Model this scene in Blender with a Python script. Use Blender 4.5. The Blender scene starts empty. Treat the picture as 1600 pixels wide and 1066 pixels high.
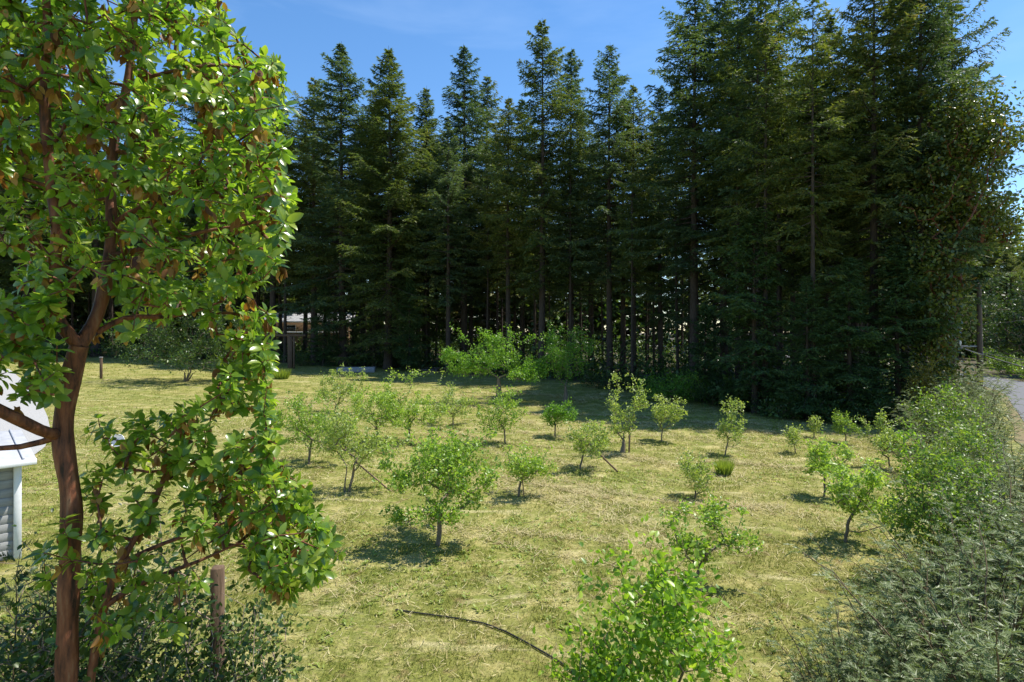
import bpy, math, random
import numpy as np
from mathutils import Matrix, Vector

# ------------------------------------------------------------------ camera, sky, sun, exposure
sc = bpy.context.scene
COL = sc.collection
R = math.radians
EYE, FPX, CX, HY = 4.5, 888.0, 800.0, 520.0      # eye height, focal length / centre / horizon in photo pixels
cam = bpy.data.cameras.new("camera"); cam_o = bpy.data.objects.new("camera", cam); COL.objects.link(cam_o)
cam.sensor_width = 36.0; cam.lens = FPX / 1600 * 36; cam.shift_y = -(533 - HY) / 1600
cam.clip_start = 0.05; cam.clip_end = 6000
cam_o.location = (0, 0, EYE); cam_o.rotation_euler = (R(90), 0, 0)
sc.camera = cam_o

SUN_EL, SUN_AZ = R(63), R(73)                     # azimuth clockwise from +Y (the viewing direction)
w = bpy.data.worlds.new("World"); sc.world = w; w.use_nodes = True
nt = w.node_tree; nt.nodes.clear()
def N(nt, t, **k):
    n = nt.nodes.new(t)
    for a, b in k.items(): setattr(n, a, b)
    return n
sky = N(nt, 'ShaderNodeTexSky', sky_type='NISHITA', sun_disc=False)
sky.sun_elevation = SUN_EL; sky.sun_rotation = SUN_AZ; sky.altitude = 150; sky.air_density = 1.0
sky.dust_density = 0.25; sky.ozone_density = 2.2
hs = N(nt, 'ShaderNodeHueSaturation'); hs.inputs['Saturation'].default_value = 1.22; hs.inputs['Value'].default_value = 1.0
tc = N(nt, 'ShaderNodeTexCoord'); mp = N(nt, 'ShaderNodeMapping'); mp.inputs['Scale'].default_value = (1.2, 1.2, 5.0)
mp.inputs['Rotation'].default_value = (0.5, 0.25, 0.3)
cn = N(nt, 'ShaderNodeTexNoise'); cn.inputs['Scale'].default_value = 2.2; cn.inputs['Detail'].default_value = 7
cn.inputs['Roughness'].default_value = 0.55; cn.inputs['Distortion'].default_value = 0.6
cr = N(nt, 'ShaderNodeMapRange'); cr.inputs[1].default_value = 0.50; cr.inputs[2].default_value = 0.85; cr.inputs[4].default_value = 0.10
mx = N(nt, 'ShaderNodeMix', data_type='RGBA'); mx.inputs[7].default_value = (6.0, 7.2, 8.6, 1)
bg = N(nt, 'ShaderNodeBackground'); bg.inputs['Strength'].default_value = 0.145
wo = N(nt, 'ShaderNodeOutputWorld')
L = nt.links.new
L(sky.outputs[0], hs.inputs['Color']); L(tc.outputs['Generated'], mp.inputs[0]); L(mp.outputs[0], cn.inputs['Vector'])
L(cn.outputs[0], cr.inputs[0]); L(cr.outputs[0], mx.inputs[0]); L(hs.outputs[0], mx.inputs[6]); L(mx.outputs[2], bg.inputs[0])
L(bg.outputs[0], wo.inputs[0])
sun = bpy.data.lights.new("sun", 'SUN'); sun.energy = 5.0; sun.angle = R(0.53); sun.color = (1.0, 0.95, 0.86)
sun_o = bpy.data.objects.new("sun", sun); COL.objects.link(sun_o)
sdir = Vector((math.sin(SUN_AZ) * math.cos(SUN_EL), math.cos(SUN_AZ) * math.cos(SUN_EL), math.sin(SUN_EL)))
sun_o.rotation_euler = sdir.to_track_quat('Z', 'Y').to_euler()
vs = sc.view_settings
vs.view_transform = 'Standard'; vs.look = 'None'; vs.gamma = 1; vs.exposure = 0.58; vs.use_curve_mapping = False
cy = sc.cycles
cy.max_bounces = 6; cy.diffuse_bounces = 4; cy.glossy_bounces = 2; cy.transmission_bounces = 4; cy.transparent_max_bounces = 4
cy.caustics_reflective = False; cy.caustics_refractive = False

# ------------------------------------------------------------------ terrain and placing
def vnoise(x, y, s, seed=0):
    x = np.asarray(x, float) / s; y = np.asarray(y, float) / s
    xi = np.floor(x).astype(np.int64); yi = np.floor(y).astype(np.int64); fx = x - xi; fy = y - yi
    fx = fx * fx * (3 - 2 * fx); fy = fy * fy * (3 - 2 * fy)
    def h(i, j):
        n = (i * 374761393 + j * 668265263 + seed * 974634721) & 0x7fffffff
        n = ((n ^ (n >> 13)) * 1274126177) & 0x7fffffff
        return ((n ^ (n >> 16)) & 0xffff) / 65535.0
    a = h(xi, yi) * (1 - fx) + h(xi + 1, yi) * fx
    b = h(xi, yi + 1) * (1 - fx) + h(xi + 1, yi + 1) * fx
    return a * (1 - fy) + b * fy
def terrain(x, y):
    x = np.asarray(x, float); y = np.asarray(y, float)
    t = y - 0.8 * x - 15
    t = np.where(t > -6, 0.5 * (t + np.sqrt(t * t + 36)), 0.0 + 0.5 * (t + np.sqrt(t * t + 36)))
    t = 95 - 0.5 * ((95 - t) + np.sqrt((95 - t) ** 2 + 100)) + 0.26
    t = np.maximum(t, -60)
    near = np.clip((160 - np.hypot(x, y)) / 60, 0, 1)
    return 0.02 * t + near * (0.16 * (vnoise(x, y, 9, 3) - 0.5) + 0.05 * (vnoise(x, y, 2.3, 5) - 0.5)) - 0.03
def tz(x, y): return float(terrain(x, y))
def gpt(px, py):                                   # where the sight line through a photo pixel meets the ground
    lo, hi = 1.0, 300.0
    for _ in range(50):
        m = 0.5 * (lo + hi)
        if EYE - (py - HY) / FPX * m > tz((px - CX) / FPX * m, m): lo = m
        else: hi = m
    x = (px - CX) / FPX * lo
    return Vector((x, lo, tz(x, lo)))
def ray(px, py, d): return Vector(((px - CX) / FPX * d, d, EYE - (py - HY) / FPX * d))
def gd(px, d):
    x = (px - CX) / FPX * d
    return Vector((x, d, tz(x, d)))
def mpp(d): return d / FPX
EDGE_PX = [-900, 0, 400, 560, 700, 850, 950, 1050, 1150, 1250, 1400, 1500, 1560, 2400]
EDGE_D = [74, 66, 60, 56, 52, 46.5, 42.5, 36.5, 31, 28, 27, 29, 38, 60]
ROAD_P = np.array([21.6, 23.5]); ROAD_T = np.array([0.626, 0.779]); ROAD_N = np.array([0.779, -0.626])
RS = np.arange(-40, 150, 1.0); _h = math.atan2(ROAD_T[1], ROAD_T[0]) + np.clip((RS - 20) / 38, 0, 1) * R(52)
_st = np.stack([np.cos(_h), np.sin(_h)], 1); ROAD_C = np.cumsum(_st, 0); ROAD_C += ROAD_P - ROAD_C[40]; ROAD_NN = np.stack([_st[:, 1], -_st[:, 0]], 1)   # left edge of the road, bending left
def road_s(x, y):                                  # metres right of the road's left edge
    x = np.atleast_1d(np.asarray(x, float)); y = np.atleast_1d(np.asarray(y, float)); out = np.empty(len(x))
    for a in range(0, len(x), 20000):
        dx = x[a:a + 20000, None] - ROAD_C[None, :, 0]; dy = y[a:a + 20000, None] - ROAD_C[None, :, 1]; i = np.argmin(dx * dx + dy * dy, 1); k = np.arange(len(i))
        out[a:a + 20000] = dx[k, i] * ROAD_NN[i, 0] + dy[k, i] * ROAD_NN[i, 1]
    return out if len(out) > 1 else float(out[0])
def edge_off(x, y):                                # metres beyond the forest edge (negative: in the field)
    y = np.asarray(y, float); x = np.asarray(x, float)
    p = np.where(y > 0.5, CX + FPX * x / np.maximum(y, 0.5), np.where(x > 0, 2400, -900))
    return y - np.interp(p, EDGE_PX, EDGE_D)

# ------------------------------------------------------------------ mesh helpers
def mesh_data(name, V, F, mat, rnd=None, smooth=False):
    V = np.asarray(V, np.float32); F = F if isinstance(F, list) else [F]
    F = [np.asarray(f, np.int32) for f in F if len(f)]
    me = bpy.data.meshes.new(name)
    me.vertices.add(len(V)); me.vertices.foreach_set('co', V.ravel())
    nl = sum(f.size for f in F); npo = sum(len(f) for f in F)
    me.loops.add(nl); me.loops.foreach_set('vertex_index', np.concatenate([f.ravel() for f in F]))
    st = []; o = 0
    for f in F:
        st.append(o + np.arange(len(f)) * f.shape[1]); o += f.size
    me.polygons.add(npo); me.polygons.foreach_set('loop_start', np.concatenate(st).astype(np.int32))
    if rnd is not None:
        a = me.attributes.new('rnd', 'FLOAT', 'POINT'); a.data.foreach_set('value', np.asarray(rnd, np.float32))
    me.update(calc_edges=True)
    if smooth: me.polygons.foreach_set('use_smooth', np.ones(npo, bool))
    if mat: me.materials.append(mat)
    return me
def link(name, data, parent=None, loc=None):
    o = bpy.data.objects.new(name, data); COL.objects.link(o)
    if parent is not None: o.parent = parent
    if loc is not None: o.location = loc
    return o
def tag(o, label=None, cat=None, group=None, kind=None):
    for k, v in (('label', label), ('category', cat), ('group', group), ('kind', kind)):
        if v: o[k] = v
    return o
def empty(name, loc, rz=0, s=1.0):
    o = bpy.data.objects.new(name, None); COL.objects.link(o); o.location = loc; o.rotation_euler.z = rz
    o.scale = (s, s, s) if not isinstance(s, tuple) else s
    o.empty_display_size = 0.2
    return o
class MB:                                          # collects pieces of ONE mesh
    def __init__(s): s.V = []; s.F3 = []; s.F4 = []; s.r = []; s.n = 0
    def add(s, V, F, rnd=None):
        V = np.asarray(V, float).reshape(-1, 3); F = np.asarray(F, int)
        (s.F3 if F.shape[1] == 3 else s.F4).append(F + s.n); s.V.append(V); s.n += len(V)
        s.r.append(np.full(len(V), 0.5) if rnd is None else np.broadcast_to(np.asarray(rnd, float), (len(V),)))
    def tube(s, P, rad, sides=6, rnd=0.5, cap=True):
        P = np.asarray(P, float); n = len(P); rad = np.broadcast_to(np.asarray(rad, float), (n,))
        T = np.gradient(P, axis=0); T /= np.linalg.norm(T, axis=1)[:, None] + 1e-9
        ref = np.eye(3)[np.argmin(np.abs(T).mean(0))]
        U = np.cross(T, ref); U /= np.linalg.norm(U, axis=1)[:, None] + 1e-9
        W = np.cross(T, U); a = np.arange(sides) * 2 * math.pi / sides
        ring = P[:, None] + rad[:, None, None] * (np.cos(a)[None, :, None] * U[:, None] + np.sin(a)[None, :, None] * W[:, None])
        i = np.arange(n - 1)[:, None] * sides; j = np.arange(sides)[None]; k = (j + 1) % sides
        s.add(ring, np.stack([i + j, i + k, i + sides + k, i + sides + j], -1).reshape(-1, 4), rnd)
        if cap:
            e = (n - 1) * sides
            s.add(np.vstack([ring[-1], P[-1:] + T[-1:] * rad[-1] * 0.4]), np.stack([np.arange(sides), (np.arange(sides) + 1) % sides, np.full(sides, sides)], -1), rnd)
    def box(s, c, size, rz=0, bev=0.0, tilt=None, rnd=0.5):
        hx, hy, hz = [v / 2 for v in size]; b = min(bev, hx * .9, hy * .9, hz * .9)
        P = []
        for sx in (-1, 1):
            for sy in (-1, 1):
                for sz in (-1, 1):
                    P += [(sx * hx, sy * (hy - b), sz * (hz - b)), (sx * (hx - b), sy * hy, sz * (hz - b)), (sx * (hx - b), sy * (hy - b), sz * hz)]
        P = np.array(P); import bmesh
        bm = bmesh.new()
        for p in P: bm.verts.new(p)
        bmesh.ops.remove_doubles(bm, verts=bm.verts, dist=1e-6)
        bmesh.ops.convex_hull(bm, input=bm.verts); bm.verts.ensure_lookup_table()
        bm.verts.index_update()
        V = np.array([v.co for v in bm.verts]); F = np.array([[v.index for v in f.verts] for f in bm.faces]); bm.free()
        M = np.array(Matrix.Rotation(rz, 3, 'Z')) if tilt is None else np.array(tilt)
        s.add(V @ M.T + np.array(c), F, rnd)
    def data(s, name, mat, smooth=False):
        F = []
        if s.F3: F.append(np.vstack(s.F3))
        if s.F4: F.append(np.vstack(s.F4))
        return mesh_data(name, np.vstack(s.V), F, mat, np.concatenate(s.r), smooth)
    def build(s, name, mat, parent=None, smooth=False, loc=None): return link(name, s.data(name, mat, smooth), parent, loc)

# ------------------------------------------------------------------ materials
def new_mat(name):
    m = bpy.data.materials.new(name); m.use_nodes = True; m.node_tree.nodes.clear(); return m, m.node_tree
def ramp(nt, stops):
    n = N(nt, 'ShaderNodeValToRGB'); e = n.color_ramp.elements
    while len(e) > 1: e.remove(e[-1])
    e[0].position = stops[0][0]; e[0].color = (*stops[0][1], 1)
    for p, c in stops[1:]:
        k = e.new(p); k.color = (*c, 1)
    return n
def leaf_mat(name, stops, rough=0.45, transl=0.35, spec=0.4, tcol=1.6, objvar=0.25):
    m, nt = new_mat(name); L = nt.links.new
    at = N(nt, 'ShaderNodeAttribute', attribute_name='rnd'); rp = ramp(nt, stops)
    oi = N(nt, 'ShaderNodeObjectInfo'); ma = N(nt, 'ShaderNodeMath', operation='MULTIPLY_ADD')
    ma.inputs[1].default_value = objvar; sb = N(nt, 'ShaderNodeMath', operation='SUBTRACT'); sb.inputs[1].default_value = objvar / 2
    L(oi.outputs['Random'], ma.inputs[0]); L(at.outputs['Fac'], ma.inputs[2]); L(ma.outputs[0], sb.inputs[0]); L(sb.outputs[0], rp.inputs[0])
    pb = N(nt, 'ShaderNodeBsdfPrincipled'); pb.inputs['Roughness'].default_value = rough; pb.inputs['Specular IOR Level'].default_value = spec
    tr = N(nt, 'ShaderNodeBsdfTranslucent'); mu = N(nt, 'ShaderNodeMix', data_type='RGBA', blend_type='MULTIPLY'); mu.inputs[0].default_value = 1
    mu.inputs[7].default_value = (tcol * 1.05, tcol * 1.1, tcol * 0.45, 1)
    mix = N(nt, 'ShaderNodeMixShader'); mix.inputs[0].default_value = transl; out = N(nt, 'ShaderNodeOutputMaterial')
    L(rp.outputs[0], pb.inputs['Base Color']); L(rp.outputs[0], mu.inputs[6]); L(mu.outputs[2], tr.inputs[0])
    L(pb.outputs[0], mix.inputs[1]); L(tr.outputs[0], mix.inputs[2]); L(mix.outputs[0], out.inputs[0])
    return m
def rough_mat(name, stops, scale=8, stretch=(1, 1, 1), rough=0.85, bump=0.4, bdist=0.02, spec=0.25, detail=6, metallic=0):
    m, nt = new_mat(name); L = nt.links.new
    tc = N(nt, 'ShaderNodeTexCoord'); mp = N(nt, 'ShaderNodeMapping'); mp.inputs['Scale'].default_value = stretch
    no = N(nt, 'ShaderNodeTexNoise'); no.inputs['Scale'].default_value = scale; no.inputs['Detail'].default_value = detail; no.inputs['Roughness'].default_value = 0.65
    rp = ramp(nt, stops); pb = N(nt, 'ShaderNodeBsdfPrincipled'); pb.inputs['Roughness'].default_value = rough; pb.inputs['Specular IOR Level'].default_value = spec
    pb.inputs['Metallic'].default_value = metallic
    bp = N(nt, 'ShaderNodeBump'); bp.inputs['Strength'].default_value = bump; bp.inputs['Distance'].default_value = bdist
    out = N(nt, 'ShaderNodeOutputMaterial')
    L(tc.outputs['Object'], mp.inputs[0]); L(mp.outputs[0], no.inputs['Vector']); L(no.outputs[0], rp.inputs[0]); L(rp.outputs[0], pb.inputs['Base Color'])
    L(no.outputs[0], bp.inputs['Height']); L(bp.outputs[0], pb.inputs['Normal']); L(pb.outputs[0], out.inputs[0])
    return m
def field_group():                                 # colour of the mown dry meadow by place, used by soil and blades alike
    g = bpy.data.node_groups.new('meadow_colour', 'ShaderNodeTree')
    g.interface.new_socket('Color', in_out='OUTPUT', socket_type='NodeSocketColor')
    out = N(g, 'NodeGroupOutput'); L = g.links.new
    ge = N(g, 'ShaderNodeNewGeometry')
    def noise(scale, detail, mapping=None, dist=0.0, rough=0.6):
        n = N(g, 'ShaderNodeTexNoise'); n.inputs['Scale'].default_value = scale; n.inputs['Detail'].default_value = detail
        n.inputs['Distortion'].default_value = dist; n.inputs['Roughness'].default_value = rough
        if mapping:
            mp = N(g, 'ShaderNodeMapping'); mp.inputs['Rotation'].default_value = (0, 0, mapping[0]); mp.inputs['Scale'].default_value = mapping[1]
            L(ge.outputs['Position'], mp.inputs[0]); L(mp.outputs[0], n.inputs['Vector'])
        else: L(ge.outputs['Position'], n.inputs['Vector'])
        return n.outputs[0]
    def mr(v, a, b, lo=0, hi=1):
        n = N(g, 'ShaderNodeMapRange'); n.inputs[1].default_value = a; n.inputs[2].default_value = b; n.inputs[3].default_value = lo; n.inputs[4].default_value = hi
        L(v, n.inputs[0]); return n.outputs[0]
    def mixc(f, a, b):
        n = N(g, 'ShaderNodeMix', data_type='RGBA'); L(f, n.inputs[0])
        for s, v in ((6, a), (7, b)):
            if isinstance(v, tuple): n.inputs[s].default_value = (*v, 1)
            else: L(v, n.inputs[s])
        return n.outputs[2]
    green = mixc(mr(noise(9, 4), .3, .7), (0.14, 0.168, 0.030), (0.245, 0.258, 0.055))
    straw = mixc(mr(noise(14, 4), .3, .7), (0.33, 0.295, 0.10), (0.49, 0.435, 0.185))
    c = mixc(mr(noise(1.3, 9, None, .5, .75), .40, .51), straw, green)
    c = mixc(mr(noise(0.22, 4), .42, .66, 0, .45), c, (0.31, 0.265, 0.085))
    c = mixc(mr(noise(2.6, 5), .56, .70, 0, .65), c, (0.21, 0.135, 0.07))
    c = mixc(mr(noise(0.8, 8, (0.5, (0.45, 1.5, 1)), 1.6, .7), .54, .66, 0, .6), c, (0.60, 0.52, 0.29))
    L(c, out.inputs[0])
    return g
FG = field_group()
def meadow_mat(name, blades):
    m, nt = new_mat(name); L = nt.links.new
    g = N(nt, 'ShaderNodeGroup'); g.node_tree = FG
    at = N(nt, 'ShaderNodeAttribute', attribute_name='rnd')
    pb = N(nt, 'ShaderNodeBsdfPrincipled'); pb.inputs['Roughness'].default_value = 0.75; pb.inputs['Specular IOR Level'].default_value = 0.2
    out = N(nt, 'ShaderNodeOutputMaterial'); col = g.outputs[0]
    if blades:
        rp = ramp(nt, [(0, (0.38, 0.60, 0.25)), (0.35, (0.78, 0.95, 0.55)), (0.7, (1.2, 1.15, 0.95)), (1, (1.75, 1.55, 1.4))])
        mu = N(nt, 'ShaderNodeMix', data_type='RGBA', blend_type='MULTIPLY'); mu.inputs[0].default_value = 1
        L(at.outputs['Fac'], rp.inputs[0]); L(col, mu.inputs[6]); L(rp.outputs[0], mu.inputs[7])
        tr = N(nt, 'ShaderNodeBsdfTranslucent'); mix = N(nt, 'ShaderNodeMixShader'); mix.inputs[0].default_value = 0.3
        L(mu.outputs[2], pb.inputs['Base Color']); L(mu.outputs[2], tr.inputs[0]); L(pb.outputs[0], mix.inputs[1]); L(tr.outputs[0], mix.inputs[2]); L(mix.outputs[0], out.inputs[0])
    else:
        ge = N(nt, 'ShaderNodeNewGeometry'); no = N(nt, 'ShaderNodeTexNoise'); no.inputs['Scale'].default_value = 22; no.inputs['Detail'].default_value = 8; no.inputs['Roughness'].default_value = .75
        L(ge.outputs['Position'], no.inputs['Vector'])
        rp = ramp(nt, [(0.28, (0.35, 0.33, 0.28)), (0.5, (0.9, 0.9, 0.86)), (0.7, (1.35, 1.32, 1.25))])
        mu = N(nt, 'ShaderNodeMix', data_type='RGBA', blend_type='MULTIPLY'); mu.inputs[0].default_value = 1
        L(no.outputs[0], rp.inputs[0]); L(col, mu.inputs[6]); L(rp.outputs[0], mu.inputs[7])
        duff = ramp(nt, [(0.3, (0.045, 0.032, 0.02)), (0.5, (0.08, 0.06, 0.032)), (0.7, (0.06, 0.075, 0.025))]); L(no.outputs[0], duff.inputs[0])
        fm = N(nt, 'ShaderNodeMix', data_type='RGBA'); L(at.outputs['Fac'], fm.inputs[0]); L(mu.outputs[2], fm.inputs[6]); L(duff.outputs[0], fm.inputs[7])
        L(fm.outputs[2], pb.inputs['Base Color'])
        bp = N(nt, 'ShaderNodeBump'); bp.inputs['Strength'].default_value = 0.8; bp.inputs['Distance'].default_value = 0.05
        L(no.outputs[0], bp.inputs['Height']); L(bp.outputs[0], pb.inputs['Normal']); L(pb.outputs[0], out.inputs[0])
    return m
M = dict(
    ground=meadow_mat('meadow_soil', False), blade=meadow_mat('meadow_blades', True),
    straw=leaf_mat('straw', [(0, (0.36, 0.29, 0.13)), (1, (0.60, 0.52, 0.29))], .7, .15, .2, 1.0),
    weed=leaf_mat('weed_leaf', [(0, (0.19, 0.26, 0.045)), (1, (0.33, 0.39, 0.08))], .5, .4),
    fir=leaf_mat('fir_needles', [(0, (0.045, 0.078, 0.026)), (0.5, (0.105, 0.14, 0.04)), (0.85, (0.175, 0.19, 0.05)), (1, (0.20, 0.165, 0.065))], .55, .38, .25, 1.5, .3),
    firblue=leaf_mat('fir_needles_cool', [(0, (0.04, 0.076, 0.042)), (0.6, (0.092, 0.138, 0.06)), (1, (0.15, 0.19, 0.072))], .55, .36, .25, 1.4, .3),
    firyoung=leaf_mat('young_fir_needles', [(0, (0.035, 0.075, 0.026)), (0.6, (0.075, 0.13, 0.042)), (1, (0.12, 0.175, 0.055))], .55, .35, .25, 1.4, .2),
    firbark=rough_mat('fir_bark', [(0.3, (0.035, 0.027, 0.022)), (0.6, (0.085, 0.064, 0.05)), (0.8, (0.14, 0.11, 0.09))], 3, (6, 6, 0.8), .95, .9, .05),
    arbleaf=leaf_mat('arbutus_leaf', [(0, (0.045, 0.105, 0.016)), (0.5, (0.135, 0.225, 0.028)), (1, (0.31, 0.36, 0.055))], .27, .44, .6, 2.2, .4),
    arbdead=leaf_mat('arbutus_dead_leaf', [(0, (0.10, 0.042, 0.016)), (0.6, (0.24, 0.105, 0.03)), (1, (0.42, 0.24, 0.06))], .5, .35, .3, 1.5, .5),
    arbbark=rough_mat('arbutus_bark', [(0.34, (0.03, 0.016, 0.011)), (0.44, (0.12, 0.045, 0.024)), (0.56, (0.22, 0.08, 0.038)), (0.68, (0.26, 0.14, 0.075)), (0.72, (0.10, 0.05, 0.03))], 6, (3.0, 3.0, 0.5), .6, .7, .03, .3),
    applebark=rough_mat('fruit_bark', [(0.3, (0.11, 0.085, 0.06)), (0.7, (0.27, 0.21, 0.15))], 14, (2, 2, .6), .9, .5, .01),
    greentwig=rough_mat('bush_twig', [(0.3, (0.10, 0.07, 0.045)), (0.7, (0.20, 0.15, 0.08))], 20, (1, 1, .4), .85, .3, .005),
    drytwig=rough_mat('dry_twig', [(0.3, (0.13, 0.095, 0.07)), (0.7, (0.30, 0.235, 0.175))], 20, (1, 1, .4), .9, .3, .004),
    apple=leaf_mat('fruit_leaf', [(0, (0.10, 0.18, 0.032)), (0.5, (0.20, 0.295, 0.06)), (1, (0.36, 0.42, 0.12))], .38, .42, .45, 1.7),
    applemid=leaf_mat('mid_fruit_leaf', [(0, (0.12, 0.22, 0.03)), (0.5, (0.24, 0.35, 0.06)), (1, (0.40, 0.47, 0.13))], .36, .45, .5, 1.7),
    applelight=leaf_mat('young_fruit_leaf', [(0, (0.15, 0.225, 0.05)), (0.5, (0.27, 0.345, 0.09)), (1, (0.42, 0.46, 0.17))], .4, .42, .45, 1.6),
    oldapple=leaf_mat('old_apple_leaf', [(0, (0.065, 0.16, 0.018)), (0.5, (0.13, 0.26, 0.03)), (1, (0.22, 0.35, 0.05))], .42, .4, .4, 1.8),
    bush=leaf_mat('bush_leaf', [(0, (0.085, 0.18, 0.016)), (0.5, (0.19, 0.31, 0.03)), (1, (0.36, 0.44, 0.055))], .36, .44, .5, 2.0),
    shrub=leaf_mat('shrub_leaf', [(0, (0.06, 0.12, 0.02)), (0.5, (0.13, 0.215, 0.035)), (1, (0.26, 0.33, 0.06))], .38, .4, .45, 1.7),
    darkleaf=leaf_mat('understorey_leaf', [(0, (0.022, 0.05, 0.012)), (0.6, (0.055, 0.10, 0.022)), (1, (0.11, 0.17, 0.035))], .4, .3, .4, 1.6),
    yellowleaf=leaf_mat('yellow_leaf', [(0, (0.10, 0.10, 0.02)), (0.6, (0.20, 0.17, 0.025)), (1, (0.3, 0.24, 0.03))], .4, .35, .4, 1.4),
    cedardark=leaf_mat('shade_toned_frond', [(0, (0.03, 0.05, 0.018)), (0.6, (0.06, 0.085, 0.03)), (1, (0.10, 0.125, 0.045))], .5, .25, .3, 1.2),  # darker copy of the cedar frond, lower-left shade put into the colour
    cedar=leaf_mat('cedar_frond', [(0, (0.08, 0.125, 0.045)), (0.55, (0.17, 0.215, 0.085)), (1, (0.29, 0.325, 0.15))], .45, .3, .4, 1.2),
    bronze=leaf_mat('bronze_arbutus_leaf', [(0, (0.045, 0.07, 0.014)), (0.5, (0.10, 0.135, 0.024)), (0.85, (0.17, 0.185, 0.035)), (1, (0.24, 0.14, 0.035))], .32, .3, .5, 1.5, .2),
    asphalt=rough_mat('asphalt', [(0.3, (0.10, 0.10, 0.108)), (0.7, (0.19, 0.19, 0.20))], 30, (1, 1, 1), .85, .3, .01),
    shoulder=rough_mat('road_shoulder', [(0.3, (0.13, 0.10, 0.06)), (0.5, (0.21, 0.165, 0.09)), (0.65, (0.15, 0.165, 0.05))], 6, (1, 1, 1), .95, .6, .03),
    gravel=rough_mat('drive_gravel', [(0.3, (0.22, 0.215, 0.205)), (0.5, (0.36, 0.355, 0.34)), (0.75, (0.48, 0.47, 0.45))], 40, (1, 1, 1), .95, .6, .02),
    wood=rough_mat('weathered_wood', [(0.3, (0.075, 0.048, 0.032)), (0.7, (0.18, 0.12, 0.08))], 10, (3, 3, .35), .9, .6, .01),
    greywood=rough_mat('grey_wood', [(0.3, (0.2, 0.2, 0.21)), (0.7, (0.38, 0.38, 0.40))], 10, (.5, 4, 4), .9, .4, .01),
    stakewood=rough_mat('stake_wood', [(0.3, (0.16, 0.10, 0.06)), (0.7, (0.32, 0.22, 0.14))], 12, (3, 3, .4), .9, .4, .006),
    polewood=rough_mat('pole_wood', [(0.3, (0.07, 0.055, 0.045)), (0.7, (0.16, 0.125, 0.1))], 5, (4, 4, .3), .9, .5, .02),
    siding=rough_mat('shade_toned_siding', [(0.3, (0.24, 0.24, 0.235)), (0.7, (0.34, 0.34, 0.33))], 8, (.4, .4, 3), .7, .15, .005),  # pale siding toned darker grey, the shade on the wall is in the colour
    whitetrim=rough_mat('white_trim', [(0.3, (0.70, 0.70, 0.70)), (0.7, (0.82, 0.82, 0.81))], 6, (1, 1, 1), .55, .1, .003),
    roofmetal=rough_mat('pale_roof', [(0.3, (0.33, 0.34, 0.36)), (0.7, (0.46, 0.47, 0.49))], 5, (1, 1, 1), .5, .1, .003),
    plastic=rough_mat('white_plastic', [(0.3, (0.74, 0.74, 0.75)), (0.7, (0.84, 0.84, 0.84))], 5, (1, 1, 1), .4, .05, .002, .5),
    rubber=rough_mat('black_hose', [(0.3, (0.012, 0.012, 0.012)), (0.7, (0.03, 0.03, 0.03))], 30, (1, 1, 1), .6, .1, .002),
    wire=rough_mat('cable', [(0.3, (0.10, 0.10, 0.105)), (0.7, (0.18, 0.18, 0.19))], 10, (1, 1, 1), .5, .1, .002),
    housewall=rough_mat('house_wall', [(0.3, (0.22, 0.14, 0.08)), (0.7, (0.33, 0.22, 0.13))], 4, (1, 1, 5), .8, .2, .01),
    houseroof=rough_mat('house_roof', [(0.3, (0.28, 0.28, 0.29)), (0.7, (0.45, 0.45, 0.46))], 6, (1, 1, 1), .8, .2, .01),
    glass=rough_mat('window_glass', [(0.3, (0.02, 0.025, 0.03)), (0.7, (0.035, 0.04, 0.045))], 1, (1, 1, 1), .08, 0, .001, .6),
    soil=rough_mat('bed_soil', [(0.3, (0.05, 0.035, 0.022)), (0.7, (0.11, 0.08, 0.05))], 12, (1, 1, 1), .95, .7, .03),
)

# ------------------------------------------------------------------ leaves
def T_small():
    return np.array([(0, 0, 0), (.5, .27, .07), (1, 0, -.04), (.5, -.27, .07)]), np.array([(0, 2, 1), (0, 3, 2)])
def T_mid(wd=.28):
    V = [(0, 0, 0), (.28, wd * .85, .06), (.66, wd * .9, .05), (1, 0, -.08), (.66, -wd * .9, .05), (.28, -wd * .85, .06), (.48, 0, 0)]
    F = [(0, 6, 1), (1, 6, 2), (2, 6, 3), (3, 6, 4), (4, 6, 5), (5, 6, 0)]
    return np.array(V), np.array(F)
def T_big():
    wd = .235; x = [.14, .36, .62, .86]; h = [.62, 1, .95, .52]
    V = [(0, 0, 0)] + [(a, 0, .02 - .16 * a * a) for a in x] + [(1, 0, -.16)]
    V += [(a, wd * b, .07 * b - .16 * a * a) for a, b in zip(x, h)] + [(a, -wd * b, .07 * b - .16 * a * a) for a, b in zip(x, h)]
    F = [(0, 1, 6), (0, 10, 1)]
    for k in range(3): F += [(1 + k, 2 + k, 7 + k), (1 + k, 7 + k, 6 + k), (1 + k, 10 + k, 11 + k), (1 + k, 11 + k, 2 + k)]
    F += [(4, 5, 9), (4, 13, 5)]
    return np.array(V, float), np.array(F)
TS, TM, TB = T_small(), T_mid(), T_big()
def unit(a): return a / (np.linalg.norm(a, axis=-1, keepdims=True) + 1e-9)
def frames(X, Z):
    X = unit(X); Y = unit(np.cross(Z, X)); Z = np.cross(X, Y); return X, Y, Z
def leaf_cloud(T, pos, X, Z, size, rnd):
    V, F = T; X, Y, Z = frames(X, Z); n = len(pos)
    W = pos[:, None] + size[:, None, None] * (V[None, :, 0:1] * X[:, None] + V[None, :, 1:2] * Y[:, None] + V[None, :, 2:3] * Z[:, None])
    FF = (F[None] + (np.arange(n) * len(V))[:, None, None]).reshape(-1, 3)
    return W.reshape(-1, 3), FF, np.repeat(rnd, len(V))
def rdir(rng, n): return unit(rng.normal(size=(n, 3)))

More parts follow.
